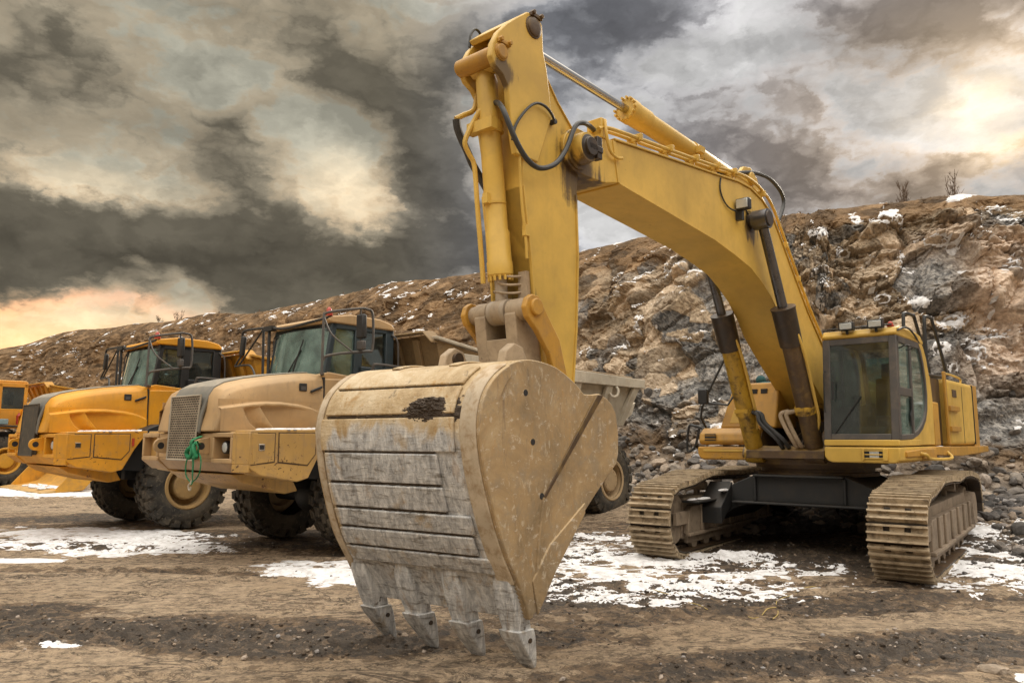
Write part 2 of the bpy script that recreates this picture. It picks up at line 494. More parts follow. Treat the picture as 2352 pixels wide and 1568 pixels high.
DUST = (0.30, 0.22, 0.14)
M = {}
M['yellow'] = worn('excavator_yellow', (0.64, 0.415, 0.080), dirt=(0.36, 0.23, 0.08), dirt_amt=0.22, rust=0.03, rough=0.45, streak=0.13, dust_top=0.25,
    stains=((6.12, .10, 4.12, .34), (6.2, -.2, 4.30, .36), (2.42, .2, 4.40, .26), (5.9, -.15, 4.18, .30), (7.2, 0.0, 4.78, .16), (6.80, -.1, 2.75, .22), (-.3, .0, 2.1, .5), (7.05, -.2, 5.0, .16)))
M['yellow_dirty'] = worn('excavator_yellow_dirty', (0.50, 0.265, 0.036), dirt=(0.26, 0.16, 0.08), dirt_amt=0.5, rust=0.16, rough=0.5, streak=0.35, dust_top=0.3)
M['yellow_oily'] = worn('oily_yellow_cylinder', (0.50, 0.30, 0.03), dirt=(0.05, 0.03, 0.015), dirt_amt=0.95, rust=0.30, rough=0.42, streak=0.9, scale=1.3, dust_top=0.0)
M['black_oily'] = worn('oily_black_sleeve', (0.035, 0.025, 0.018), dirt=(0.12, 0.07, 0.03), dirt_amt=0.5, rust=0.0, rough=0.45)
M['brown_oily'] = worn('oil_browned_cylinder', (0.085, 0.052, 0.028), dirt=(0.30, 0.19, 0.05), dirt_amt=0.4, rust=0.05, rough=0.5, streak=0.2)
M['chrome'] = plain('chromed_rod', (0.50, 0.48, 0.45), 0.14, 1.0, 0.08, 1.2)
M['rod_dark'] = plain('dull_rod', (0.13, 0.13, 0.14), 0.30, 0.8, 0.35, 5)
M['rod_tan'] = worn('dusty_rod', (0.40, 0.33, 0.25), dirt_amt=0.4, rust=0.05, rough=0.6)
M['link'] = worn('dusty_linkage', (0.40, 0.31, 0.21), dirt=(0.19, 0.14, 0.095), dirt_amt=0.55, rust=0.18, rough=0.65, scale=1.8, fleck=0.25)
M['bucket'] = worn('rust_tan_bucket', (0.42, 0.265, 0.115), dirt=(0.27, 0.185, 0.10), dirt_amt=0.7, rust=0.0, rough=0.62, scale=1.4, streak=0.35, fleck=0.75, dust_top=0.65)
M['bucket_edge'] = worn('scraped_edge', (0.52, 0.43, 0.31), dirt=(0.28, 0.18, 0.085), dirt_amt=0.85, rust=0.06, rough=0.6, scale=2.2, fleck=0.9, streak=0.5)
M['hose'] = plain('black_rubber_hose', (0.035, 0.036, 0.037), 0.45, 0, 0.3)
M['black'] = plain('black_metal', (0.022, 0.023, 0.025), 0.45, 0, 0.3)
M['chassis'] = worn('dark_painted_steel', (0.012, 0.013, 0.014), dirt=(0.05, 0.038, 0.028), dirt_amt=0.35, rust=0.0, rough=0.6, dust_top=0.3)
M['frame_grey'] = worn('grey_cab_frame', (0.075, 0.070, 0.068), dirt=(0.17, 0.135, 0.10), dirt_amt=0.5, rust=0.04, rough=0.55)
M['track'] = worn('dusty_track_steel', (0.45, 0.355, 0.235), dirt=(0.10, 0.07, 0.042), dirt_amt=0.9, rust=0.10, rough=0.68, scale=1.6, streak=0.2, fleck=0.2, dust_top=0.5)
M['track_frame'] = worn('muddy_track_frame', (0.27, 0.21, 0.15), dirt=(0.12, 0.085, 0.06), dirt_amt=0.7, rust=0.2, rough=0.7, scale=1.3)
M['seat'] = plain('dark_seat_fabric', (0.03, 0.03, 0.033), 0.9)
M['lens'] = plain('lamp_glass', (0.55, 0.58, 0.58), 0.12, 0.3, 0.2, 30)
M['red_lens'] = plain('red_beacon_plastic', (0.42, 0.05, 0.03), 0.3, 0, 0.2)
M['mirror'] = plain('mirror_glass', (0.62, 0.62, 0.60), 0.06, 1.0, 0.1)
M['glass'] = glass('cab_glass', (0.62, 0.70, 0.70), 0.06, (0.30, 0.34, 0.34), 0.05)
M['glass_green'] = glass('green_tinted_glass', (0.52, 0.70, 0.66), 0.20, (0.36, 0.50, 0.45), 0.07)
M['snow'] = None

# ------------------------------------------------------------------ snow
def snow_mat():
    m, n, b, out = new_mat('granular_snow')
    tc = n.node('ShaderNodeTexCoord').outputs['Object']
    a = n.noise(tc, 7, 8, 0.65)
    n.put(b.inputs['Base Color'], n.mix(n.step(a, 0.3, 0.62), (0.50, 0.49, 0.49), (0.78, 0.785, 0.81)))
    n.put(b.inputs['Roughness'], 0.75)
    bump(n, b, n.noise(tc, 40, 6, 0.7), 0.5, 0.01)
    return m
M['snow'] = snow_mat()

# ------------------------------------------------------------------ ground
def mudmask(x, y):
    """where the yard is churned to dark mud (ellipses on the ground, metres)"""
    m = np.zeros_like(x)
    for cx, cy, rx, ry, rot, k in [(-3.1, 6.75, 2.6, 0.62, 0.02, 1.0), (-5.2, 7.5, 1.2, 0.5, 0.1, 0.9), (-1.9, 6.35, 1.4, 0.40, -0.05, 1.0), (1.9, 5.75, 1.5, 0.50, 0.15, 0.9),
                                (3.4, 6.35, 1.3, 0.55, 0.2, 0.9), (2.0, 7.6, 2.2, 0.35, 0.05, 0.6), (3.3, 8.0, 1.6, 0.5, 0.1, 0.8), (-4.0, 12.6, 4.5, 1.5, 0.0, 0.75),
                                (4.2, 11.0, 2.2, 1.9, 0.0, 1.1), (1.0, 8.4, 2.0, 1.2, 0, 0.7), (-8, 16, 5, 1.8, 0, 0.6), (1, 12.5, 2.5, 3, 0, 0.6), (0.3, 6.6, 0.9, 0.4, 0, 0.5), (7, 10.5, 2.5, 2.8, 0, 0.75)]:
        c, s = math.cos(rot), math.sin(rot)
        u = ((x - cx) * c + (y - cy) * s) / rx; v = (-(x - cx) * s + (y - cy) * c) / ry
        m = np.maximum(m, k * np.clip(1.25 - (u * u + v * v) * 0.9, 0, 1.1))
    for a0, a1, a2, _, _ in RUTS: m = np.maximum(m, .55 * np.clip(1.15 - ((y - (a0 + a1 * x + a2 * x * x)) / .30) ** 2, 0, 1) * (np.hypot(x, y) < 15))
    p = np.stack([x * 0.9, y * 1.6, x * 0], 1)
    return np.clip(m + 0.55 * fbm(p, 5, 0.6, seed=91), 0, 1.2)
RUTS = [(5.35, .13, .012, 0, 0), (6.95, .16, .010, 0, 0), (9.3, -.10, .0, 0, 0), (10.9, -.12, .0, 0, 0)]
def ground_h(x, y, mud=None):
    if mud is None: mud = mudmask(x, y)
    z = 0 * x
    p = np.stack([x, y, 0 * x], 1)
    z = z + 0.030 * fbm(p * 0.45, 4, seed=11)
    k = 0.35 + 0.65 * np.clip(mud, 0, 1)
    z = z + 0.030 * k * fbm(p * np.array([2.2, 2.8, 1]) , 6, 0.64, seed=23)
    z = z + 0.070 * np.clip(mud, 0, 1) ** 1.3 * (fbm(p * np.array([4.5, 5.5, 1]), 6, 0.70, seed=37) + 0.12)
    # scraped ridges running across the yard
    r = np.abs(fbm(p * np.array([1.1, 3.4, 1]) + 0.4 * vnoise(p * 1.3, 5)[:, None], 3, 0.5, seed=53))
    z = z - 0.028 * smooth(r, 0.12, 0.0) * smooth(fbm(p * 0.8, 3, seed=61), -0.15, 0.25)
    d = np.hypot(x, y)
    for a0, a1, a2, y_lo, y_hi in RUTS:     # wheel ruts with lug prints
        u = y - (a0 + a1 * x + a2 * x * x)
        w_ = np.clip(1 - (u / .26) ** 2, 0, 1) * (d < 16) * (0.35 + 0.65 * smooth(fbm(p * 0.7, 3, seed=83), -.25, .2))
        lug = np.sin((x + np.abs(u) * .9) * 2 * np.pi / .21)
        z = z - .030 * w_ + .018 * w_ * smooth(lug, -.2, .5) + .022 * np.exp(-((np.abs(u) - .34) / .09) ** 2) * (d < 16)
    z = z * (1 - smooth(d, 25, 60)) 
    # rubble apron rising behind the excavator and along the cliff toe
    for cx, cy, rx, ry, h in [(7.0, 14.8, 3.4, 1.9, 0.42), (11.5, 13.0, 4.0, 2.2, 0.45), (3.6, 17.0, 2.2, 1.6, 0.4)]:
        z = z + h * np.exp(-((x - cx) / rx) ** 2 - ((y - cy) / ry) ** 2)
    return z
def make_ground():
    azs = np.concatenate([np.linspace(-180, -52, 40)[:-1], np.linspace(-52, 52, 760), np.linspace(52, 180, 40)[1:]])
    rs = np.concatenate([[0.3, 0.8, 1.5, 2.2, 3.0], np.geomspace(3.4, 30, 560), np.geomspace(31, 1500, 60)])
    A, Rr = np.meshgrid(np.radians(azs), rs, indexing='ij')
    x = (Rr * np.sin(A)).ravel(); y = (Rr * np.cos(A)).ravel()
    mud = mudmask(x, y)
    z = ground_h(x, y, mud)
    me = np_mesh('ground', np.stack([x, y, z], 1), grid_faces(len(azs), len(rs))[:, ::-1])
    attr(me, 'mud', mud)
    m, n, b, out = new_mat('muddy_quarry_floor')
    tc = n.node('ShaderNodeTexCoord').outputs['Object']
    at = n.node('ShaderNodeAttribute', attribute_name='mud').outputs['Fac']
    big = n.noise(tc, 0.35, 5, 0.6)
    fine = n.noise(n.mapping(tc, (1.0, 1.25, 1)), 4.2, 11, 0.70, 0.3)
    mid = n.noise(n.mapping(tc, (0.8, 1.2, 1)), 1.2, 9, 0.66, 0.5)
    grit = n.noise(tc, 60, 6, 0.7)
    k = n.m('ADD', n.m('SUBTRACT', n.m('MULTIPLY', at, 0.92), 0.16), n.m('ADD', n.m('MULTIPLY', n.m('SUBTRACT', fine, 0.5), 2.1), n.m('MULTIPLY', n.m('SUBTRACT', mid, 0.5), 1.5)))
    dry = n.mix(n.step(big, 0.3, 0.7), (0.43, 0.315, 0.20), (0.52, 0.405, 0.285))
    dry = n.mix(n.step(grit, 0.35, 0.7), n.mix(1.0, dry, (0.70, 0.68, 0.66), 'MULTIPLY'), dry)
    damp = (0.20, 0.130, 0.072)
    wet = n.mix(n.step(grit, 0.3, 0.7), (0.026, 0.019, 0.013), (0.105, 0.072, 0.045))
    cv = n.node('ShaderNodeTexVoronoi'); n.put(cv.inputs['Vector'], n.vm('ADD', tc, n.vm('SCALE', n.noise(tc, 9, 4, .6, color=True)))); cv.inputs['Scale'].default_value = 15
    tone = n.sep(cv.outputs['Color'])[0]
    wet = n.mix(1.0, wet, n.ramp(tone, [(0, .55), (.6, 1.0), (.85, 2.0), (1, 2.9)]), 'MULTIPLY')
    damp = n.mix(tone, (0.135, 0.088, 0.050), (0.235, 0.160, 0.095))
    c = n.mix(n.step(k, 0.10, 0.24), dry, damp)
    c = n.mix(n.step(k, 0.36, 0.52), c, wet)
    for sc_, w_, th_ in ((1.1, .020, .85), (2.7, .030, .8), (6.0, .036, .65)):
        rd = n.m('ABSOLUTE', n.m('SUBTRACT', n.noise(n.mapping(tc, (1.0, 1.7, 1), rot=(0, 0, .08)), sc_, 8, .62, .8), .5))
        ln = n.m('MULTIPLY', n.step(rd, w_, 0.004), n.step(n.noise(n.mapping(tc, (1, 1.5, 1), loc=(sc_, 0, 0)), 1.1, 6, .68), .42, .56))
        c = n.mix(n.m('MULTIPLY', ln, th_), c, (.062, .043, .028))
    c = n.mix(1.0, c, n.ramp(n.noise(n.mapping(tc, (1, 1.2, 1)), 8, 9, .74, .3), [(.34, .42), (.5, 1.0), (.66, 1.36)]), 'MULTIPLY')
    sp = n.node('ShaderNodeTexVoronoi'); n.put(sp.inputs['Vector'], tc); sp.inputs['Scale'].default_value = 22
    c = n.mix(n.m('MULTIPLY', n.step(sp.outputs['Distance'], 0.16, 0.10), n.step(n.noise(tc, 3, 3), 0.5, 0.62)), c, (0.34, 0.29, 0.23))
    n.put(b.inputs['Base Color'], c)
    n.put(b.inputs['Roughness'], n.step(k, 0.0, 0.6, 0.9, 0.62))
    bump(n, b, n.m('ADD', n.m('ADD', fine, n.m('MULTIPLY', mid, 0.6)), n.m('MULTIPLY', grit, 0.45)), 1.0, 0.07)
    o = link('ground', me, m)
    tag(o, 'muddy brown quarry floor with churned dark soil and scrape marks', 'ground', kind='structure')
make_ground()

def snow_patch(name, label, ells, thr=0.0, step=0.018, aniso=(2.6, 3.6), seed=0, group='melting snow patches on the ground', rough=0.75, th=0.016):
    xs = [e[0] - e[2] * 1.25 for e in ells] + [e[0] + e[2] * 1.25 for e in ells]
    ys = [e[1] - e[3] * 1.25 for e in ells] + [e[1] + e[3] * 1.25 for e in ells]
    gx = np.arange(min(xs), max(xs), step); gy = np.arange(min(ys), max(ys), step)
    X, Y = np.meshgrid(gx, gy, indexing='ij'); x = X.ravel(); y = Y.ravel()
    m = np.full(len(x), -1.0)
    for cx, cy, rx, ry, rot in ells:
        c, s = math.cos(rot), math.sin(rot)
        u = ((x - cx) * c + (y - cy) * s) / rx; v = (-(x - cx) * s + (y - cy) * c) / ry
        m = np.maximum(m, 1 - np.sqrt(u * u + v * v))
    p = np.stack([x * aniso[0], y * aniso[1], 0 * x], 1)
    nz = fbm(p * 0.55, 6, 0.70, seed=200 + seed) + 0.80 * fbm(p * np.array([2.2, 2.6, 1]), 5, 0.72, seed=240 + seed)
    f = np.clip(m, -1, 0.30) * 1.25 + rough * nz - thr - 0.22
    z = ground_h(x, y) + np.clip(f * 1.6, -0.8, 1.0) * th + 0.002
    F = grid_faces(len(gx), len(gy))
    keep = (f[F] > -0.12).any(1)
    F = F[keep]
    used = np.unique(F); ren = np.full(len(x), -1); ren[used] = np.arange(len(used))
    me = np_mesh(name, np.stack([x, y, z], 1)[used], ren[F])
    o = link(name, me, M['snow'])
    return tag(o, label, 'snow', group)
snow_patch('snow_patch', 'long white snow patch on the mud in front of the yellow hauler', [(-7.2, 12.9, 2.4, 1.3, -0.35), (-5.9, 11.7, 1.5, 0.7, -0.1), (-8.6, 12.6, 1.2, 0.8, 0)], seed=1, rough=0.85, thr=0.0)
snow_patch('snow_patch', 'thin snow strip at the left edge of the yard, nearer than the long patch', [(-6.75, 10.65, 0.75, 0.25, 0.0)], seed=2, rough=0.4)
snow_patch('snow_patch', 'broken snow just left of the bucket on bare soil', [(-2.0, 9.75, 1.5, 0.75, -0.45), (-1.3, 9.2, 0.9, 0.5, -0.4)], seed=3, rough=1.0, thr=0.05)
snow_patch('snow_patch', 'wide broken snow between the bucket and the excavator tracks', [(1.3, 9.2, 1.7, 1.35, -0.2), (1.6, 11.2, 1.3, 2.2, 0.1), (2.9, 9.75, 1.25, 0.75, 0.0), (0.6, 8.4, 0.9, 0.55, 0.2), (3.0, 10.6, 0.7, 0.4, 0)], seed=4, rough=1.25, thr=0.20, aniso=(3.4, 4.4))
snow_patch('snow_patch', 'speckled snow over the gravel right of the excavator track', [(6.3, 9.8, 1.0, 1.6, -0.60), (6.9, 10.6, 1.4, 1.6, -0.5), (5.4, 8.6, 0.8, 0.55, -0.2), (8.2, 12.2, 1.5, 1.2, 0)], seed=5, rough=1.5, thr=0.16, aniso=(3.5, 4.6))
snow_patch('snow_patch', 'tiny scrap of snow on the dark mud at the front left', [(-3.63, 6.40, 0.20, 0.09, -0.15)], seed=6, step=0.008, rough=0.35, th=0.014)
snow_patch('snow_patch', 'snow band on the far ground around the loose loader bucket', [(-14.0, 23.3, 3.4, 1.5, -0.2), (-16.3, 25.0, 2.0, 1.3, 0)], seed=7, step=0.04, rough=0.6)
snow_patch('snow_patch', 'corner of snow beside the pale flat stone at the front right', [(3.72, 5.48, 0.26, 0.16, 0.1)], seed=8, step=0.008, rough=0.3, th=0.014)

# ------------------------------------------------------------------ quarry face
TOE = np.array([(46, 9), (30, 12), (20, 13), (14, 14.3), (9, 15.3), (5.5, 16.2), (3, 18.3), (0, 21.5), (-4, 25.5), (-10, 31.5), (-17, 38.5), (-26, 46), (-38, 54), (-55, 63), (-80, 75), (-140, 100)], float)
TOP = np.array([9.2, 8.99, 8.67, 8.63, 8.41, 8.24, 8.32, 8.52, 8.57, 8.98, 9.10, 9.71, 9.95, 8.28, 7.85, 7.8])
def resample_toe():
    L = np.concatenate([[0], np.cumsum(np.hypot(*np.diff(TOE, axis=0).T))])
    s = 0.0; S = []
    while s < L[-1]:
        S.append(s)
        d = np.hypot(np.interp(s, L, TOE[:, 0]), np.interp(s, L, TOE[:, 1]))
        x_ = np.interp(s, L, TOE[:, 0])
        step = 0.0021 * d
        if x_ > 13 or x_ < -40: step *= 4
        s += max(step, 0.03)
    S = np.array(S)
    # smoothed plan line and heights
    def sm(v):
        fine = np.linspace(0, L[-1], 2000); w = np.interp(fine, L, v)
        k = np.ones(41) / 41; w2 = np.convolve(np.pad(w, 20, mode='edge'), k, 'valid')
        return np.interp(S, fine, w2)
    return S, sm(TOE[:, 0]), sm(TOE[:, 1]), sm(TOP)
def make_cliff():
    S, tx, ty, hh = resample_toe()
    dx = np.gradient(tx, S); dy = np.gradient(ty, S); ln = np.hypot(dx, dy)
    nx, ny = dy / ln, -dx / ln
    nx, ny = np.where(ny < 0, -nx, nx), np.where(ny < 0, -ny, ny)
    soil = smooth(S, 34, 62)                 # 0 rocky (near, right) .. 1 earthy (far left)
    # profile in (outward distance, fraction of height): rocky and earthy
    t = np.concatenate([np.linspace(0, 1, 300), 1 + np.array([0.02, 0.05, 0.09, 0.15, 0.3, 0.6, 1.2, 3, 8])])
    d_r = np.interp(t, [0, 0.14, 0.24, 0.34, 0.62, 0.84, 1.0, 1.02, 1.3, 9], [-0.8, 1.1, 2.0, 2.6, 3.7, 4.9, 6.5, 6.8, 12, 90])
    z_r = np.interp(t, [0, 0.14, 0.24, 0.34, 0.62, 0.84, 1.0, 1.02, 1.3, 9], [-0.03, 0.07, 0.16, 0.28, 0.66, 0.89, 1.0, 1.003, 1.01, 1.02])
    d_e = np.interp(t, [0, 0.14, 0.34, 0.62, 0.84, 1.0, 1.02, 1.3, 9], [-0.8, 0.6, 2.0, 4.0, 5.4, 6.5, 6.8, 12, 90])
    z_e = np.interp(t, [0, 0.14, 0.34, 0.62, 0.84, 1.0, 1.02, 1.3, 9], [-0.03, 0.09, 0.34, 0.68, 0.90, 1.0, 1.003, 1.01, 1.02])
    so = soil[:, None]
    d = d_r[None] * (1 - so) + d_e[None] * so
    zf = z_r[None] * (1 - so) + z_e[None] * so
    # the crest wanders
    cr = fbm(np.stack([S * 0.22, S * 0, S * 0], 1), 5, 0.55, seed=301)
    z = zf * hh[:, None] + (cr * 0.30)[:, None] * smooth(t, 0.5, 1.0)[None]
    bul = fbm(np.stack([np.repeat(S, len(t)) * 0.16, np.tile(t, len(S)) * 1.6, 0 * np.repeat(S, len(t))], 1), 4, seed=311).reshape(d.shape)
    d = d + bul * 0.9 * (smooth(t, 0.1, 0.4) * (1 - smooth(t, 0.8, 1.0)))[None]
    X = tx[:, None] + nx[:, None] * d; Y = ty[:, None] + ny[:, None] * d
    P = np.stack([X.ravel(), Y.ravel(), z.ravel()], 1)
    ss = np.repeat(S, len(t)); tt = np.tile(t, len(S)); NX = np.repeat(nx, len(t)); NY = np.repeat(ny, len(t)); so_ = np.repeat(soil, len(t))
    # texture space along the face: s, height, depth; bedding dips to the right
    zz = P[:, 2]
    Q = np.stack([ss, zz * 1.0 + ss * 0.12, np.tile(t, len(S)) * 0], 1)
    warp = np.stack([fbm(Q * 0.6, 3, seed=321), fbm(Q * 0.6, 3, seed=331), 0 * ss], 1)
    rock = (1 - so_ * 0.75) * smooth(tt, 0.16, 0.32) * (1 - smooth(tt + 0.12 * fbm(Q * 0.5, 3, seed=341), 0.78, 0.92))
    scree = smooth(tt, 0.34, 0.16)
    disp = np.zeros(len(P)); rnd = np.zeros(len(P)); crack = np.ones(len(P))
    calm = 1.0
    for size, amp, sd in ((2.6, 0.62, 1), (1.15, 0.42, 2), (0.45, 0.17, 3), (0.21, 0.10, 4), (0.11, 0.05, 5)):
        q = (Q + warp * 0.22 * size) / size * np.array([0.75, 1.15, 1.0]); q[:, 2] = 0.5
        h, v, e = cells(q, 400 + sd)
        r0 = _r(h * np.uint32(2654435761) + np.uint32(3)) - 0.5
        ta = (_r(h * np.uint32(40503) + np.uint32(11)) - 0.5) * 1.5; tb = (_r(h * np.uint32(97531) + np.uint32(5)) - 0.6) * 1.5
        gate = smooth(e, 0.0, 0.11)
        if size < 0.5: amp = amp * calm
        k = amp * (0.25 + 0.75 * gate) * (rock + (0.30 if size < 0.5 else 0.10) * (1 - rock))
        disp += k * (r0 + ta * v[:, 0] + tb * v[:, 1])
        disp -= (1 - gate) * amp * 0.30 * rock
        if sd == 2: calm = 0.45 + 1.0 * smooth(_r(h * np.uint32(69069) + np.uint32(13)), 0.25, 0.75)
        if sd == 2: rnd = _r(h * np.uint32(1566083941) + np.uint32(9)); crack = np.minimum(crack, gate)
        if sd == 3: rnd2 = _r(h * np.uint32(1566083941) + np.uint32(9))
    disp += 0.09 * fbm(Q * 1.5, 6, 0.6, seed=351) + 0.045 * fbm(Q * 7, 4, 0.6, seed=361) * (0.6 + 0.4 * rock)
    # slumped runnels in the earthy part
    run = fbm(np.stack([ss * 1.3, zz * 0.25, 0 * ss], 1), 4, 0.6, seed=371)
    disp += 0.35 * run * so_ * (1 - scree) * smooth(tt, 1.02, 0.8)
    disp *= smooth(tt, 1.06, 0.96)
    P[:, 0] -= NX * disp; P[:, 1] -= NY * disp; P[:, 2] += 0.25 * disp + 0.05 * fbm(Q * 3.0, 4, 0.6, seed=381) * smooth(tt, 1.03, 0.95)
    F = grid_faces(len(S), len(t))
    me = np_mesh('quarry_face', P, F, False)
    attr(me, 'rock', rock); attr(me, 'rnd', rnd); attr(me, 'rnd2', rnd2); attr(me, 'soil', so_); attr(me, 'height', tt)
    attr(me, 'pink', np.exp(-((ss - np.interp(9.0, TOE[::-1, 0], np.concatenate([[0], np.cumsum(np.hypot(*np.diff(TOE, axis=0).T))])[::-1]) + 5.5) / 4.2) ** 2 - ((tt - 0.58) / 0.28) ** 2) * 1.3 + 0.35 * fbm(Q * 0.8, 4, seed=395))
    m, n, b, out = new_mat('quarry_rock_and_earth')
    tc = n.node('ShaderNodeTexCoord').outputs['Object']
    A = lambda nm: n.node('ShaderNodeAttribute', attribute_name=nm).outputs['Fac']
    big = n.noise(tc, 0.28, 5, 0.6, 0.4); med = n.noise(tc, 1.6, 8, 0.65, 0.3); fine = n.noise(tc, 9, 9, 0.7)
    grit = n.noise(tc, 34, 6, 0.7)
    tan = n.mix(n.step(fine, 0.3, 0.7), (0.115, 0.086, 0.058), (0.37, 0.295, 0.21))
    grey = n.mix(n.step(fine, 0.35, 0.68), (0.070, 0.070, 0.072), (0.33, 0.315, 0.295))
    buff = n.mix(n.step(fine, 0.3, 0.7), (0.25, 0.190, 0.130), (0.50, 0.410, 0.310))
    pick = n.m('ADD', n.m('MULTIPLY', A('rnd'), 0.55), n.m('ADD', n.m('MULTIPLY', A('rnd2'), 0.25), n.m('MULTIPLY', big, 0.6)))
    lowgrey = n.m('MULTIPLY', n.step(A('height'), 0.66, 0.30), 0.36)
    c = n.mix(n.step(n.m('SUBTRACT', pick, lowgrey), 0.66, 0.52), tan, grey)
    c = n.mix(n.step(pick, 0.80, 0.92), c, buff)
    c = n.mix(n.m('MULTIPLY', n.step(A('pink'), 0.25, 0.7), 0.85), c, n.mix(n.step(fine, 0.3, 0.7), (0.32, 0.235, 0.175), (0.58, 0.48, 0.39)))
    earth = n.mix(n.step(med, 0.32, 0.68), (0.105, 0.066, 0.034), (0.25, 0.165, 0.090))
    earth = n.mix(n.step(grit, 0.35, 0.75), n.mix(1.0, earth, (0.65, 0.62, 0.6), 'MULTIPLY'), earth)
    ek = n.m('ADD', n.m('MULTIPLY', n.m('SUBTRACT', 1.0, A('rock')), 0.95), n.m('MULTIPLY', n.m('SUBTRACT', med, 0.5), 0.7))
    c = n.mix(n.step(ek, 0.22, 0.62), c, earth)
    # pale washes of clay running down the slope
    wash = n.noise(n.mapping(tc, (0.9, 0.9, 0.16)), 0.9, 6, 0.6, 0.6)
    c = n.mix(n.m('MULTIPLY', n.step(wash, 0.58, 0.72), 0.5), c, (0.36, 0.26, 0.17))
    gv = n.node('ShaderNodeTexVoronoi'); n.put(gv.inputs['Vector'], tc); gv.inputs['Scale'].default_value = 7
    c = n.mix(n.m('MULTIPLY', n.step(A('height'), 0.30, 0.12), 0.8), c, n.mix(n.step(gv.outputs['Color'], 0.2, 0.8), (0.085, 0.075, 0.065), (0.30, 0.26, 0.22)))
    c = n.mix(1.0, c, n.ramp(n.m('ADD', n.m('MULTIPLY', A('rnd2'), .5), n.m('MULTIPLY', n.noise(tc, 3.4, 9, .72, .4), .75)), [(.30, .52), (.58, 1.12), (.85, 1.65)]), 'MULTIPLY')
    n.put(b.inputs['Base Color'], c)
    n.put(b.inputs['Roughness'], 0.88)
    b.inputs['Specular IOR Level'].default_value = 0.25
    bump(n, b, n.m('ADD', n.m('ADD', fine, med), n.m('MULTIPLY', grit, 0.5)), 0.8, 0.05)
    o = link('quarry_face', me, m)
    tag(o, 'stepped quarry face of broken tan and grey rock under brown soil', 'quarry face', kind='structure')
    # snow lodged on ledges: a skin lifted off the face wherever it lies flat enough
    N = np.zeros((len(P), 3), np.float32); me.vertices.foreach_get('normal', N.reshape(-1)) if False else None
    G = P.reshape(len(S), len(t), 3)
    du = np.gradient(G, axis=0); dv = np.gradient(G, axis=1)
    nn = np.cross(du, dv); nn /= np.linalg.norm(nn, axis=2)[..., None] + 1e-9
    nn = np.where(nn[..., 2:3] < 0, -nn, nn).reshape(-1, 3)
    ns = fbm(Q * np.array([1.0, 1.5, 1]) * 1.7, 5, 0.66, seed=401)
    f = (nn[:, 2] - 0.72) * 1.6 + ns * 1.35 - 0.66 - 0.10 * smooth(tt, 0.90, 1.0) + 0.10 * so_ + 0.16 * smooth(ss, 26, 20) * smooth(tt, 0.88, 0.97)
    f -= 0.6 * smooth(tt, 0.24, 0.1)
    baz = np.degrees(np.arctan2(P[:, 0], P[:, 1])); bel = np.degrees(np.arctan2(P[:, 2] - 1.65, np.hypot(P[:, 0], P[:, 1])))
    for a_, e_, ra, re_ in SNOW_SPOTS:          # drifts caught below the crest and on the broad ledges at the right
        f = np.maximum(f, (1 - np.sqrt(((baz - a_) / ra) ** 2 + ((bel - e_) / re_) ** 2)) * 0.9 + ns * 1.0 - 0.22)
    f -= 3 * smooth(tt, 1.5, 2.5)
    V = P + nn * (np.clip(f * 2, -0.6, 1.0) * 0.05)[:, None]
    keep = (f[F] > -0.10).any(1)
    Fk = F[keep]; used = np.unique(Fk); ren = np.full(len(P), -1); ren[used] = np.arange(len(used))
    sm = np_mesh('ledge_snow', V[used], ren[Fk])
    tag(link('ledge_snow', sm, M['snow']), 'scattered melting snow lodged on ledges of the quarry face', 'snow', kind='stuff')
    return S, tx, ty, nx, ny, G, t
SNOW_SPOTS = [(26.6, 14.8, 1.1, .55), (25.0, 14.6, .5, .4), (22.3, 14.3, .9, .35), (29.6, 12.9, .8, .35), (30.6, 12.0, .4, .5), (28.6, 9.0, .7, .35), (30.3, 7.6, 1.1, .45), (29.6, 5.9, .7, .45), (31.4, 5.4, .6, .6), (30.2, 4.6, .4, .4), (26.2, 9.4, .5, .3), (33.6, 15.6, 1.6, .4), (35.8, 15.6, 1.5, .4), (31.0, 15.4, 1.0, .3), (27.6, 12.0, .4, .25), (24.0, 12.6, .4, .25)]
CLIFF = make_cliff()

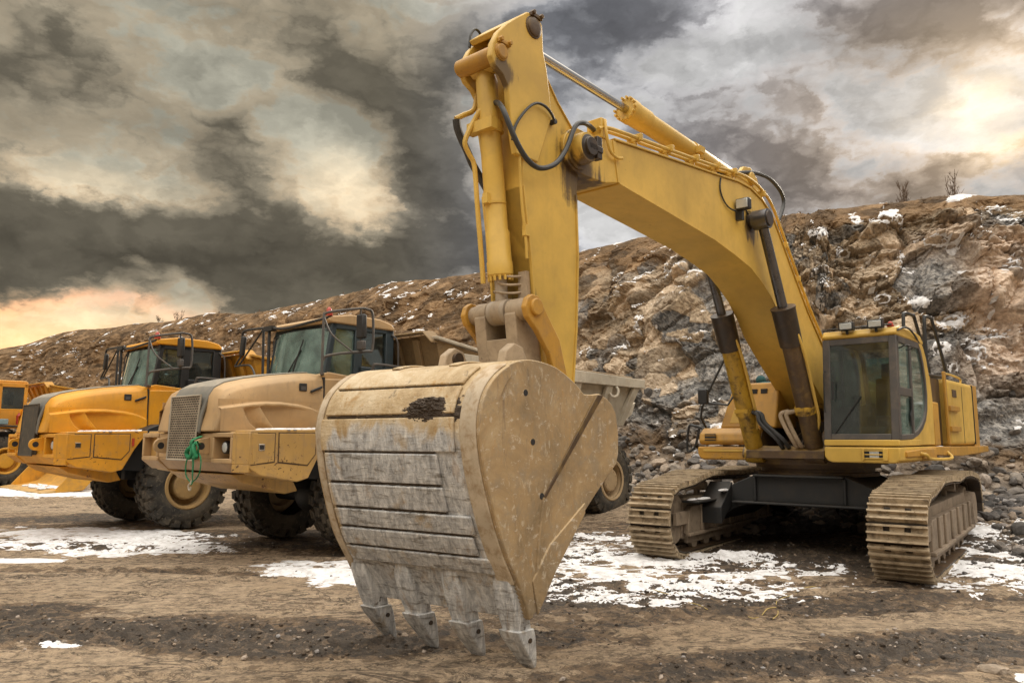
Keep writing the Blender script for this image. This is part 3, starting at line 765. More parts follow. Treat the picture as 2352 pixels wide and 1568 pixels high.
# ------------------------------------------------------------------ excavator
def heading(az):
    a = R(az)
    return math.atan2(-math.cos(a), -math.sin(a))
def arc(cx, cz, r, a0, a1, n):
    return [(cx + r * math.cos(R(a)), cz + r * math.sin(R(a))) for a in np.linspace(a0, a1, n)]
def bucket_steel():
    """steel scraped blue-grey where it drags, tan dust and rust elsewhere"""
    m, n, b, out = new_mat('scraped_bucket_steel')
    tc = n.node('ShaderNodeTexCoord').outputs['Object']
    x, y, z = n.sep(tc)
    a1 = n.noise(tc, 2.6, 9, 0.70, 0.6)
    a0 = n.noise(tc, 0.9, 4, 0.6, 0.4)
    scr = n.noise(n.mapping(tc, (6, 6, 1.5), rot=(0.35, 0, 0)), 3.2, 9, 0.74, 0.5)      # steep gouges
    hor = n.noise(n.mapping(tc, (2, 1.6, 12)), 2.4, 8, 0.72, 0.3)                       # drag marks along the lip
    fl = n.noise(n.mapping(tc, (1, 1, .55), rot=(.7, 0, 0)), 22, 5, 0.72, 1.0)
    grey = n.ramp(scr, [(.30, (.16, .155, .15)), (.44, (.40, .405, .41)), (.56, (.60, .60, .59)), (.70, (.82, .81, .78))])
    grey = n.mix(n.m('MULTIPLY', n.step(hor, .52, .66), .75), grey, (.125, .105, .078))
    grey = n.mix(n.m('MULTIPLY', n.step(a1, .55, .68), .7), grey, (.42, .30, .155))
    grey = n.mix(n.m('MULTIPLY', n.step(fl, .60, .68), .8), grey, (.72, .70, .66))
    tan = n.ramp(a1, [(.30, (.30, .20, .09)), (.45, (.46, .34, .19)), (.6, (.60, .49, .33)), (.74, (.70, .61, .46))])
    tan = n.mix(n.m('MULTIPLY', n.step(scr, .55, .68), .65), tan, (.42, .24, .075))
    tan = n.mix(n.m('MULTIPLY', n.step(fl, .61, .68), .55), tan, (.74, .68, .56))
    rust = n.step(n.noise(n.mapping(tc, (3, 3, 1)), 2.4, 8, .7, .5), .56, .66)
    wear = n.m('ADD', n.m('MULTIPLY', n.m('SUBTRACT', a1, .5), 1.7), n.m('ADD', n.m('MULTIPLY', n.m('SUBTRACT', a0, .5), 1.1), n.step(z, 1.95, 1.45)))
    low = n.step(z, .80, .62)
    ends = n.m('ADD', n.m('MULTIPLY', n.step(y, .22, .62), .85), n.m('MULTIPLY', n.step(y, -.80, -.98), .6))
    wear = n.m('SUBTRACT', wear, n.m('MULTIPLY', ends, n.m('SUBTRACT', 1.0, n.m('MULTIPLY', low, .85))))
    wk = n.step(wear, .28, .62)
    c = n.mix(wk, tan, grey)
    c = n.mix(n.m('MULTIPLY', rust, n.m('SUBTRACT', .75, n.m('MULTIPLY', wk, .45))), c, (.36, .20, .055))
    mud = n.step(n.m('ADD', n.noise(tc, 8, 8, .72, .6), n.m('MULTIPLY', n.m('SUBTRACT', a0, .5), .35)), .63, .70)
    c = n.mix(n.m('MULTIPLY', mud, .85), c, (.085, .062, .040))
    n.put(b.inputs['Base Color'], c)
    n.put(b.inputs['Metallic'], n.m('MULTIPLY', wk, .2))
    n.put(b.inputs['Roughness'], .55)
    bump(n, b, n.m('ADD', n.m('MULTIPLY', scr, .8), n.m('ADD', hor, n.noise(tc, 34, 5, .6))), .55, .012)
    return m
M['groove_soil_shade'] = plain('groove_soil_shade', (0.075, 0.053, 0.034), 0.9, 0, 0.5, 22)  # soil colour, dark enough to paint in the groove shade too
def bucket_side():
    """rusted tan plate, peppered with pale chips and scratches"""
    m, n, b, out = new_mat('rusted_bucket_plate')
    tc = n.node('ShaderNodeTexCoord').outputs['Object']
    a1 = n.noise(tc, 1.7, 9, .70, .5); a2 = n.noise(tc, 6.5, 9, .72, .4)
    scr = n.noise(n.mapping(tc, (5, 5, 1.1), rot=(0, .5, 0)), 3.0, 8, .74, .4)
    cl_ = n.m('MULTIPLY', n.m('SUBTRACT', n.noise(tc, 2.1, 5, .65), .5), .22)
    f1 = n.m('ADD', n.noise(n.mapping(tc, (1, 1, .5), rot=(0, .6, 0)), 20, 6, .78, .35), cl_)
    f2 = n.noise(n.mapping(tc, (.5, 1, 1), rot=(0, .9, 0), loc=(3, 1, 2)), 26, 5, .74, .3)
    c = n.ramp(a1, [(.28, (.15, .110, .062)), (.42, (.29, .205, .110)), (.56, (.40, .275, .140)), (.72, (.52, .40, .24))])
    c = n.mix(n.m('MULTIPLY', n.step(a2, .46, .66), .75), c, (.30, .235, .155))
    c = n.mix(n.m('MULTIPLY', n.step(scr, .56, .70), .55), c, (.46, .25, .07))
    c = n.mix(n.m('MULTIPLY', n.step(scr, .44, .30), .55), c, (.13, .10, .075))
    c = n.mix(n.m('MULTIPLY', n.step(f1, .57, .66), .55), c, (.62, .54, .42))
    c = n.mix(n.m('MULTIPLY', n.step(f2, .585, .66), .5), c, (.70, .63, .53))
    geo = n.node('ShaderNodeNewGeometry'); nz = n.sep(geo.outputs['Normal'])[2]
    c = n.mix(n.m('MULTIPLY', n.step(nz, .3, .8), .6), c, (.56, .43, .25))
    n.put(b.inputs['Base Color'], c); n.put(b.inputs['Roughness'], .6)
    bump(n, b, n.m('ADD', a2, n.m('ADD', n.m('MULTIPLY', scr, .6), f1)), .45, .010)
    return m
M['bucket'] = bucket_side()
M['bucket_steel'] = bucket_steel()

def build_excavator():
    root = thing('excavator', 'yellow tracked excavator with raised boom and a toothed bucket standing on the mud', 'excavator', (4.63, 11.71, 0), heading(41))
    Y, YD, BK = M['yellow'], M['yellow_dirty'], M['black']
    # boom group leans a hair sideways, undercarriage is slewed 4 degrees
    fx = lambda x, y, z: (x, y - 0.12 - 0.0187 * (x - 1.0), z)
    c4, s4 = math.cos(R(4)), math.sin(R(4))
    ux = lambda x, y, z: (x * c4 + y * s4 * -1, x * s4 + y * c4, z)     # az 37 instead of 41
    F = lambda: MB(fx)
    G = lambda: MB(ux)

    # ---- undercarriage
    b = G()
    b.prism([(-1.30, .40), (-1.30, .62), (-.95, .98), (-.62, 1.12), (.62, 1.12), (.95, .98), (1.30, .62), (1.30, .40), (.95, .62), (.60, .73), (-.60, .73), (-.95, .62)], -.85, .95, 'x')
    b.box(.93, 1.06, -.62, .62, 1.09, 1.125); b.box(.93, 1.07, -.95, .95, .70, .735)
    for y in (-.62, .62): b.box(.95, 1.0, y - .02, y + .02, .735, 1.09)
    b.prism([(.90, .72), (1.38, .42), (1.38, .66), (.90, 1.0)], -1.34, -.98); b.prism([(.90, .72), (1.38, .42), (1.38, .66), (.90, 1.0)], .98, 1.34); b.box(.9, 1.9, -1.36, -1.10, .74, .77)
    b.prism([(-.85, .72), (-2.0, .30), (-2.0, .62), (-.85, 1.0)], -1.28, -1.0); b.prism([(-.85, .72), (-2.0, .30), (-2.0, .62), (-.85, 1.0)], 1.0, 1.28)
    b.build('undercarriage_beam', M['chassis'], root, .012)
    # track belt path, run round the idlers and sagging over two carrier rollers
    path = arc(2.08, .53, .47, -90, 62, 14) + [(1.75, .985), (1.1, 1.085), (.4, 1.075), (-.3, 1.045), (-1.0, 1.085), (-1.6, 1.075)] + arc(-2.38, .53, .47, 98, 270, 16)
    path.append(path[0])
    pl = np.array(path); L = np.concatenate([[0], np.cumsum(np.hypot(*np.diff(pl, axis=0).T))])
    nsh = 52
    for side in (-1, 1):
        yo = 1.535 * side
        tb = G(); chn = G()
        rngt = random.Random(5 + side)
        for k in range(nsh):
            s0 = L[-1] * k / nsh; s1 = L[-1] * (k + 0.90) / nsh
            p0 = np.array([np.interp(s0, L, pl[:, i]) for i in (0, 1)]); p1 = np.array([np.interp(s1, L, pl[:, i]) for i in (0, 1)])
            d = (p1 - p0); ln = np.linalg.norm(d); d /= ln; nr = np.array([d[1], -d[0]])
            if k == 0: pass
            def q(t, h): 
                v = p0 + d * (t * ln) + nr * h
                return v
            jy = rngt.uniform(-.004, .004)
            def seg(t0, t1, h0, h1, y0, y1, dst=None):
                a, c_, e, g = q(t0, h0), q(t1, h0), q(t1, h1), q(t0, h1)
                V = [(a[0], yo + y0 + jy, a[1]), (c_[0], yo + y0 + jy, c_[1]), (e[0], yo + y0 + jy, e[1]), (g[0], yo + y0 + jy, g[1])]
                V += [(v[0], yo + y1 + jy, v[2]) for v in V]
                (dst or tb).slab(V)
            hw = .312
            seg(.0, .62, .0, .022, -hw, hw)
            # trailing strip with the two cleaning slots
            for y0, y1 in ((-hw, -.145), (-.075, .075), (.145, hw)):
                seg(.62, 1.0, .0, .022, y0, y1)
            for t in (.08, .52, .93):
                seg(t - .055, t + .055, .022, .022 + (.056 if t < .9 else .050), -hw, hw)
            # chain link on the inner face
            seg(.1, .95, -.075, -.002, -.12, -.06, chn); seg(.1, .95, -.075, -.002, .06, .12, chn); seg(.0, 1.10, -.030, -.012, -.30, .30, chn)
            for y in (-.10, .10):
                for t in (.22, .40):
                    p = q(t, .022); p2 = q(t, .036)
                    tb.cyl((p[0], yo + y, p[1]), (p2[0], yo + y, p2[1]), .012, n=6)
        belt = tb.build('track', M['track'], root)
        chn.build('track_chain', M['black_oily'], belt)
        fr = G()
        io, oo = (yo - .20, yo + .20)
        prof = [(-1.98, .26), (-2.06, .70), (-1.9, .80), (1.72, .80), (1.80, .74), (1.86, .24), (1.6, .17), (-1.7, .17)]
        fr.prism(prof, yo - .15, yo + .15)
        for yy in (-1, 1):
            face = yo + yy * .15
            fr.prism([(-1.85, .30), (-1.90, .66), (1.68, .68), (1.76, .62), (1.82, .30)], face, face + yy * .085)
            for x in (-1.55, -.95, -.35, .25, .85, 1.35):
                fr.prism([(x - .05, .32), (x - .05, .69), (x + .05, .69), (x + .05, .32)], face + yy * .08, face + yy * .115)
            fr.prism([(-1.9, .27), (-1.9, .32), (1.86, .32), (1.86, .27)], face + yy * .05, face + yy * .13)
            fr.prism([(-1.7, .16), (-1.7, .27), (1.75, .27), (1.75, .16)], face - yy * .02, face + yy * .04)
        fr.build('track_frame', M['track_frame'], belt, .012)
        ro = G()
        for x in np.linspace(-1.62, 1.5, 8): ro.lathe((x, yo - .18, .17), (x, yo + .18, .17), [(0, .05), (0, .10), (.07, .10), (.08, .075), (.28, .075), (.29, .10), (.36, .10), (.36, .05)], 14)
        ro.build('track_roller', M['track_frame'], belt, split=1)
        ca = G()
        for x in (-1.0, .95): ca.lathe((x, yo - .15, .93), (x, yo + .15, .93), [(0, .03), (0, .07), (.30, .07), (.30, .03)], 14); ca.box(x - .05, x + .05, yo - .03, yo + .03, .78, .93)
        ca.build('carrier_roller', M['track_frame'], belt, split=2)
        idl = G(); idl.lathe((2.08, yo - .13, .53), (2.08, yo + .13, .53), [(0, .08), (0, .36), (.05, .39), (.09, .385), (.17, .385), (.21, .39), (.26, .36), (.26, .08)], 28)
        for yy in (-.19, .19): idl.box(1.70, 2.16, yo + yy - .03, yo + yy + .03, .44, .62)
        idl.build('idler', M['track_frame'], belt, .008)
        sp = G(); sp.lathe((-2.38, yo - .15, .53), (-2.38, yo + .24, .53), [(0, .10), (0, .33), (.10, .37), (.18, .37), (.26, .33), (.26, .27), (.39, .25), (.39, .05)], 26)
        for k in range(22):
            a = 2 * math.pi * k / 22
            sp.cyl((-2.38 + .36 * math.cos(a), yo - .03, .53 + .36 * math.sin(a)), (-2.38 + .36 * math.cos(a), yo + .03, .53 + .36 * math.sin(a)), .045, n=6)
        sp.build('sprocket', M['track_frame'], belt)
    sn = G()
    rs = random.Random(3)
    for (x, y, z, r) in ((1.45, -1.22, .775, .17), (1.75, -1.26, .775, .12), (1.12, -1.04, .885, .13), (.5, 1.3, .80, .2)):
        sn.ball((x, y, z), (r * 1.2, r * .45, .022), 14, 6)
    tag(sn.build('frame_snow', M['snow'], None), 'small lumps of snow left on the black beam between the excavator tracks', 'snow', kind='stuff')
    bpy.data.objects['frame_snow'].location = root.location; bpy.data.objects['frame_snow'].rotation_euler = root.rotation_euler
    b = MB(); b.lathe((0, 0, 1.10), (0, 0, 1.36), [(0, .3), (0, .86), (.05, .86), (.055, .80), (.11, .80), (.115, .88), (.17, .88), (.17, .98), (.245, .98), (.245, .3)], 48)
    b.build('turntable', M['brown_oily'], root)

    # ---- revolving frame
    b = MB(); b.box(-3.4, .95, -.62, .52, 1.335, 1.47); b.box(-3.4, -.2, -1.45, 1.0, 1.345, 1.48)
    for y in (-.62, .34):   # boom foot brackets
        b.prism([(-.9, 1.46), (.72, 1.46), (.60, 1.72), (.25, 1.95), (-.05, 2.38), (-.45, 2.45), (-.75, 2.2)], y - .03, y + .03)
    b.prism([(1.12, 1.36), (1.12, 1.47), (.95, 1.53), (.72, 1.53), (.72, 1.36)], -.62, .50)
    for y in (-.70, -.42, .18, .46): b.prism(arc(.88, 1.40, .14, 0, 180, 8) + [(.62, 1.36), (1.0, 1.36)], y - .03, y + .03)
    b.build('revolving_frame', M['brown_oily'], root, .008)
    eng = MB()
    eng.box(-.8, -.2, -.55, .45, 1.48, 1.9)
    for k in range(9): eng.tube([(.45 - k * .03, -.35 + k * .085, 1.50 + (k % 3) * .05), (.05, -.30 + k * .08, 1.62 + (k % 4) * .06), (-.5, -.30 + k * .08, 1.75)], .026, 6)
    eng.lathe((-.1, -.05, 1.62), (.22, -.05, 1.62), [(0, .12), (.0, .15), (.2, .15), (.2, .10), (.32, .10), (.32, .02)], 18)
    eng.build('hydraulic_swivel', M['black_oily'], root)
    # platform under the cab, right and rear
    b = MB()
    b.prism([(.56, 1.53), (.56, 1.40), (.60, 1.345), (.66, 1.325), (1.44, 1.325), (1.50, 1.36), (1.50, 1.53)], 1.285, -.6, 'x')
    base = b.build('cab_base', Y, root, .018, seg=3)
    b = MB(); b.prism([(.56, 1.545), (1.50, 1.545), (1.50, 1.625), (.56, 1.625)], 1.28, .2, 'x'); b.build('cab_sill', Y, base, .012)
    b = MB()   # lamp grille in the base
    b.box(1.26, 1.289, 1.06, 1.31, 1.375, 1.50); b.build('lamp_recess', BK, base)
    b = MB(); b.box(1.27, 1.295, 1.13, 1.25, 1.39, 1.48); b.build('headlamp', M['lens'], base, .008)
    b = MB()
    for z in (1.385, 1.435, 1.485): b.box(1.285, 1.303, 1.05, 1.32, z - .007, z + .007)
    b.box(1.285, 1.31, 1.045, 1.07, 1.36, 1.51); b.prism([(1.285, 1.36), (1.315, 1.36), (1.31, 1.51), (1.285, 1.51)], 1.30, 1.36)
    b.build('lamp_guard', Y, base, .004)
    b = MB(); b.prism([(-.6, 1.40), (1.05, 1.40), (1.05, 1.475), (-.6, 1.525), (-4.5, 1.50), (-4.5, 1.40), (-2.2, 1.36)], 1.46, 1.53)
    b.box(-4.42, -.55, .9, 1.47, 1.42, 1.50); b.prism([(.2, 1.36), (-.45, 1.36), (-.45, 1.50), (.2, 1.50)], 1.44, 1.545)
    b.build('side_step', YD, root, .012)
    b = MB(); b.tube([(.40, 1.53, 1.44), (.38, 1.60, 1.42), (.18, 1.61, 1.365), (-.85, 1.61, 1.345), (-1.12, 1.60, 1.37), (-1.18, 1.53, 1.44)], .022, 8)
    b.build('step_rail', Y, root)
    # snow on the step
    sn = MB()
    for x, w in ((-.9, .35), (-1.5, .28), (-2.0, .16), (-.3, .22)): sn.ball((x, 1.30, 1.505), (w, .13, .030), 14, 6)
    s_ = sn.build('step_snow', M['snow'], None); s_.location = root.location; s_.rotation_euler = root.rotation_euler
    tag(s_, 'thin line of snow lying on the yellow step behind the excavator cab', 'snow', kind='stuff')

    # ---- cab
    x0 = 1.27; tilt = .13        # windscreen leans back by tilt over its height
    fxz = lambda z: x0 - tilt * (z - 1.62) / 1.36
    cab = MB()                   # rear yellow shell: pillar panels with the curved window edge
    curve = [(1.24, 1.62), (.60, 1.635), (.29, 1.69), (.05, 1.77), (-.15, 1.89), (-.27, 2.05), (-.32, 2.25), (-.30, 2.49), (-.22, 2.72), (-.13, 2.88), (.0, 2.985)]
    rear = [(-.10, 3.06), (-.28, 2.96), (-.42, 2.80), (-.52, 2.58), (-.60, 2.40), (-.64, 2.2), (-.62, 1.55), (1.26, 1.55)]
    for y0, y1 in ((1.455, 1.495), (.565, .605)):
        cab.prism(curve + rear, y0, y1)
    cab.loft([[(-.62, .60, 1.55), (-.62, 1.46, 1.55), (-.58, 1.46, 1.55), (-.58, .60, 1.55)], [(-.64, .60, 2.15), (-.64, 1.46, 2.15), (-.60, 1.46, 2.15), (-.60, .60, 2.15)]])
    cab.box(-.6, 1.22, .60, 1.46, 1.55, 1.60)
    body = cab.build('cab', Y, root, .012)
    b = MB()                     # roof with rounded edges and a raised visor lip
    b.prism([(1.13, 2.985), (1.16, 3.02), (1.10, 3.10), (.9, 3.125), (.1, 3.125), (-.12, 3.10), (-.26, 3.02), (-.26, 2.97), (0, 2.985)], .555, 1.505)
    b.build('cab_roof', Y, body, .03, seg=3)
    fr = MB()                    # dark frame round the windscreen
    def frontbar(ya, yb, za, zb, d=.035):
        V = []
        for dx in (0, -d):
            V += [(fxz(za) + dx, ya, za), (fxz(za) + dx, yb, za), (fxz(zb) + dx, yb, zb), (fxz(zb) + dx, ya, zb)]
        fr.slab(V)
    frontbar(.56, .655, 1.625, 2.985); frontbar(1.405, 1.50, 1.625, 2.985); frontbar(.655, 1.405, 1.625, 1.70); frontbar(.655, 1.405, 2.90, 2.985)
    for y0, y1 in ((1.45, 1.503), (.557, .61)):   # side frames
        fr.prism([(1.26, 1.625), (1.16, 1.625), (1.04, 2.985), (1.14, 2.985)], y0, y1)
        fr.prism([(1.13, 2.90), (1.13, 2.985), (.0, 2.985), (-.10, 2.90)], y0, y1)
        fr.prism([(.50, 1.66), (.57, 1.66), (.50, 2.92), (.43, 2.92)], y0, y1)
        fr.prism([(1.18, 2.20), (1.175, 2.31), (.50, 2.31), (.52, 2.20)], y0, y1 - .004)
        cu = [(1.24, 1.62), (.60, 1.635), (.29, 1.69), (.05, 1.77), (-.15, 1.89), (-.27, 2.05), (-.32, 2.25), (-.30, 2.49), (-.22, 2.72), (-.13, 2.88), (.0, 2.985)]
        inn = [(1.24, 1.69), (.61, 1.70), (.31, 1.755), (.10, 1.83), (-.09, 1.94), (-.20, 2.08), (-.25, 2.26), (-.23, 2.48), (-.15, 2.70), (-.06, 2.85), (.04, 2.93)]
        fr.loft([[(a[0], y0, a[1]), (a[0], y1, a[1]), (c[0], y1, c[1]), (c[0], y0, c[1])] for a, c in zip(cu, inn)])
    fr.build('window_frame', M['frame_grey'], body, .008)
    b = MB()
    V = []
    for dx in (-.012, -.020):
        V += [(fxz(1.69) + dx, .64, 1.69), (fxz(1.69) + dx, 1.42, 1.69), (fxz(2.91) + dx, 1.42, 2.91), (fxz(2.91) + dx, .64, 2.91)]
    b.slab(V); b.build('windscreen', M['glass'], body)
    b = MB()
    for y0 in (1.470, .58):
        b.prism([(1.17, 1.66), (.56, 1.66), (.50, 2.92), (1.05, 2.92)], y0, y0 + .008)
        b.prism([(.52, 1.68), (.31, 1.72), (.05, 1.80), (-.15, 1.92), (-.24, 2.06), (-.29, 2.25), (-.27, 2.49), (-.19, 2.70), (-.10, 2.86), (.0, 2.94), (.46, 2.92)], y0, y0 + .008)
    b.build('side_window', M['glass_green'], body, split=1)
    b = MB(); b.box(-.50, -.48, .66, 1.40, 2.15, 2.85); b.build('rear_window', M['glass_green'], body)
    b = MB()
    for y0 in (1.40, .60): b.prism([(-.62, 2.12), (-.52, 2.12), (-.38, 2.82), (-.20, 2.98), (-.28, 2.98), (-.45, 2.80)], y0, y0 + .06)
    b.box(-.60, -.50, .62, 1.44, 2.08, 2.16); b.build('rear_frame', BK, body)
    b = MB()                     # operator's seat, console, levers, floor pan
    b.prism([(-.20, 1.85), (-.12, 1.80), (.28, 1.80), (.34, 1.88), (.30, 1.95), (-.10, 1.97)], .84, 1.24)
    b.prism([(-.26, 1.90), (-.10, 1.92), (-.20, 2.52), (-.34, 2.50)], .85, 1.23)
    b.prism([(-.30, 2.52), (-.20, 2.53), (-.23, 2.74), (-.32, 2.73)], .93, 1.15)
    b.box(-.2, .35, .86, 1.22, 1.60, 1.80)
    for y in (.72, 1.30): b.box(-.15, .42, y - .06, y + .06, 1.62, 2.02); b.cyl((.34, y, 2.0), (.40, y, 2.20), .018, n=8); b.ball((.40, y, 2.22), .035, 8, 6)
    b.build('seat', M['seat'], body, .02)
    b = MB(); b.box(-.58, -.555, .61, 1.45, 1.60, 2.14); b.box(-.55, 1.20, .61, 1.45, 1.602, 1.615); b.prism([(-.50, 1.62), (1.15, 1.62), (1.0, 2.05), (-.50, 2.15)], .608, .625); b.box(-.2, 1.0, .62, 1.44, 2.95, 2.975); b.build('cab_lining', M['seat'], body)
    b = MB(); b.prism([(.85, 1.60), (1.12, 1.60), (1.10, 1.72), (1.0, 1.80), (.85, 1.78)], .80, 1.28); b.tube([(.95, .9, 1.75), (.99, .9, 2.1)], .012, 6); b.tube([(.95, 1.15, 1.75), (.99, 1.15, 2.1)], .012, 6)
    b.build('pedal_console', M['frame_grey'], body, .02)
    b = MB(); b.tube([(1.262, .70, 1.70), (1.22, 1.05, 2.2)], .008, 6); b.tube([(1.27, .70, 2.15), (1.255, .705, 2.4)], .01, 6); b.build('wiper', BK, body)
    for yc in (.90, 1.27):       # work lights on the visor
        l = MB(); l.box(1.12, 1.22, yc - .095, yc + .095, 3.09, 3.20); l.cyl((1.16, yc, 3.04), (1.16, yc, 3.10), .02, n=8)
        lo = l.build('work_light', BK, body, .015)
        g = MB(); g.box(1.215, 1.226, yc - .078, yc + .078, 3.105, 3.185); g.build('lens', M['lens'], lo, .006)
    l = MB(); l.box(.85, .98, 1.03, 1.17, 3.10, 3.17); l.tube([(1.1, .62, 3.13), (1.1, 1.45, 3.135)], .012, 6); l.build('roof_rail', BK, body, .01)
    l = MB(); l.lathe((1.05, 1.42, 3.11), (1.05, 1.42, 3.23), [(0, .045), (.02, .045), (.02, .035), (.055, .03), (.07, .015), (.07, .001)], 14); l.build('beacon', M['red_lens'], body)
    l = MB(); l.tube([(1.02, 1.49, 2.82), (1.05, 1.60, 2.85), (.72, 1.60, 2.84), (.70, 1.5, 2.82)], .009, 6); l.tube([(1.10, 1.50, 3.05), (.75, 1.54, 3.12), (.3, 1.53, 3.06), (-.3, 1.46, 2.95)], .014, 6, 5)
    l.tube([(1.27, .60, 2.0), (1.30, .60, 2.05), (1.28, .60, 2.5), (1.21, .60, 2.55)], .009, 6)
    l.build('grab_handle', BK, body, split=1)
    l = MB(); l.prism([(.68, 1.95), (.62, 2.02), (.60, 2.18), (.52, 2.18), (.55, 1.9), (.68, 1.80)], 1.497, 1.512); l.build('door_handle', BK, body)

    # ---- right rear body: door, engine cover, counterweight
    b = MB(); b.box(-1.02, -.66, 1.0, 1.49, 1.53, 2.18); b.prism([(-.68, 2.17), (-1.0, 2.17), (-1.06, 2.30), (-1.02, 2.60), (-.80, 2.63), (-.70, 2.5)], .95, 1.40)
    b.build('air_filter_box', YD, root, .03, seg=3)
    b = MB(); b.box(-1.68, -1.05, .72, 1.38, 1.53, 2.58); b.build('service_bay', M['brown_oily'], root, .02)
    b = MB(); b.box(-3.62, -1.72, .62, 1.49, 1.525, 2.58); eh = b.build('engine_cover', Y, root, .07, seg=4)
    b = MB(); b.prism([(-1.50, 2.68), (-1.60, 2.68), (-1.66, 1.55), (-1.56, 1.55)], 1.46, 1.50); b.build('door_post', YD, eh, .01)
    b = MB()
    for z in (2.12, 1.80): b.box(-2.28, -1.62, 1.485, 1.535, z - .05, z + .03)
    b.build('hinge', YD, eh, .006, split=1)
    b = MB(); b.box(-2.28, -1.98, 1.485, 1.498, 2.30, 2.42); b.build('vent', M['brown_oily'], eh)
    b = MB(); b.box(-3.625, -3.60, .7, 1.495, 1.54, 2.56); b.box(-2.72, -2.70, 1.488, 1.4935, 1.56, 2.50); b.build('panel_gap', BK, eh, split=1)
    b = MB(); b.tube([(-1.72, 1.46, 2.58), (-1.76, 1.46, 2.66), (-2.9, 1.44, 2.65), (-2.95, 1.44, 2.57)], .016, 6); b.build('cover_rail', Y, eh)
    b = MB()
    ring = lambda z, k: [(-3.66, -1.42, z), (-3.66, 1.47, z), (-4.10, 1.47, z), (-4.38 * k, 1.28, z), (-4.52 * k, .5, z), (-4.55 * k, -.5, z), (-4.40 * k, -1.2, z), (-4.10, -1.42, z)]
    b.loft([ring(1.36, .97), ring(1.44, 1.0), ring(2.44, 1.0), ring(2.55, .985), ring(2.58, .96)])
    b.build('counterweight', YD, root, .03, seg=3)
    b = MB(); b.box(-3.4, -.75, -1.46, .66, 1.48, 2.40); b.box(-3.2, -1.0, -1.2, .5, 2.38, 2.56); b.cyl((-2.2, -.75, 2.5), (-2.2, -.75, 2.98), .06); b.build('engine_hood', YD, root, .06, seg=3)
    # folding roof rails behind the cab
    b = MB()
    b.tube([(-.95, 1.38, 2.64), (-.98, 1.38, 3.40), (-1.06, 1.38, 3.50), (-1.40, 1.38, 3.52), (-1.52, 1.38, 3.46), (-2.16, 1.38, 2.80), (-2.10, 1.38, 2.66), (-1.9, 1.38, 2.62), (-.95, 1.38, 2.60)], .026, 8, 4)
    b.tube([(-.50, 1.20, 3.0), (-.53, 1.20, 3.42), (-.62, 1.20, 3.52), (-1.1, 1.20, 3.54), (-1.22, 1.20, 3.48), (-1.9, 1.20, 2.75), (-1.85, 1.20, 2.62)], .026, 8, 4)
    b.build('guard_rail', M['black'], root, split=1)

    # ---- left front: storage boxes, hood, mirror, step
    b = MB()
    b.prism([(-1.46, 1.335), (-1.50, 1.40), (-1.50, 1.515), (-.56, 1.515), (-.56, 1.40), (-.60, 1.32), (-1.40, 1.32)], .92, -1.0, 'x')
    sb = b.build('storage_box', YD, root, .025, seg=3)
    b = MB(); b.prism([(-.9, 1.545), (.86, 1.545), (.90, 1.60), (.86, 1.72), (.74, 1.80), (-.9, 1.80)], -1.49, -.60); b.build('upper_locker', YD, sb, .025, seg=3)
    b = MB(); b.box(.885, .905, -1.38, -1.20, 1.61, 1.71); b.build('lamp_recess', BK, sb); b = MB()
    for z in (1.635, 1.685): b.box(.90, .911, -1.39, -1.19, z - .006, z + .006)
    b.build('lamp_guard', YD, sb)
    b = MB(); b.box(.915, .93, -1.40, -.72, 1.44, 1.475); b.build('toe_ledge', Y, sb, .006)
    b = MB(); b.loft([[(.62, -1.26, 1.80), (.62, -.36, 1.80), (-.9, -.36, 1.80), (-.9, -1.30, 1.80)], [(.40, -1.10, 2.50), (.40, -.36, 2.50), (-.9, -.36, 2.50), (-.9, -1.10, 2.50)]])
    hd = b.build('tank_cover', YD, root, .03, seg=3)
    b = MB(); b.box(.42, .46, -.80, -.70, 2.33, 2.40); b.box(.42, .46, -.64, -.54, 2.33, 2.40); b.build('handhold_slot', BK, hd, split=1)
    b = MB(); b.loft([[(.60, -1.10, 1.88), (.60, -.75, 1.88), (.585, -.75, 1.86), (.585, -1.10, 1.86)], [(.51, -1.0, 2.25), (.51, -.85, 2.25), (.495, -.85, 2.25), (.495, -1.0, 2.25)]]); b.build('warning_panel', Y, hd)
    b = MB()
    b.tube([(.75, -1.50, 1.80), (.80, -1.62, 1.84), (.80, -1.70, 1.82), (.80, -1.74, 1.50), (.80, -1.70, 1.44), (.80, -1.60, 1.52), (.80, -1.52, 1.80)], .020, 8, 4)
    b.tube([(.6, -1.50, 1.80), (.82, -1.46, 2.1), (.70, -1.06, 2.95)], .018, 8, 3); b.tube([(.82, -1.44, 2.20), (.82, -1.02, 2.15), (.60, -.95, 2.40)], .018, 8, 0)
    b.tube([(.0, -1.16, 3.1), (.02, -1.17, 2.6), (.05, -1.13, 2.52), (.1, -1.0, 2.53)], .022, 8, 3)
    rl = b.build('mirror_rail', M['black'], root)
    b = MB(); b.box(.80, .88, -1.50, -1.33, 2.17, 2.42); b.build('mirror', M['black'], rl, .03)

    # ---- boom
    top = [(6.18, 4.60), (5.95, 4.585), (5.58, 4.655), (4.5, 4.76), (3.42, 4.865), (2.75, 4.935), (2.40, 4.935), (2.05, 4.86), (1.75, 4.72), (1.50, 4.47), (1.20, 4.14), (.60, 3.50), (.0, 2.98), (-.35, 2.62)]
    bot = [(-.20, 1.98), (.10, 2.16), (.55, 2.48), (1.10, 2.86), (1.43, 3.10), (1.62, 3.32), (1.90, 3.56), (2.18, 3.72), (2.50, 3.86), (2.963, 3.955), (3.476, 4.04), (4.5, 4.135), (5.50, 4.225), (5.75, 4.16), (6.06, 4.15)]
    side_prof = top + arc(-.45, 2.22, .28, 95, 300, 8) + bot + arc(6.19, 4.37, .21, -75, 75, 8)
    b = F(); b.prism(side_prof, -.29, .29)
    boom = b.build('boom', Y, root, .010)
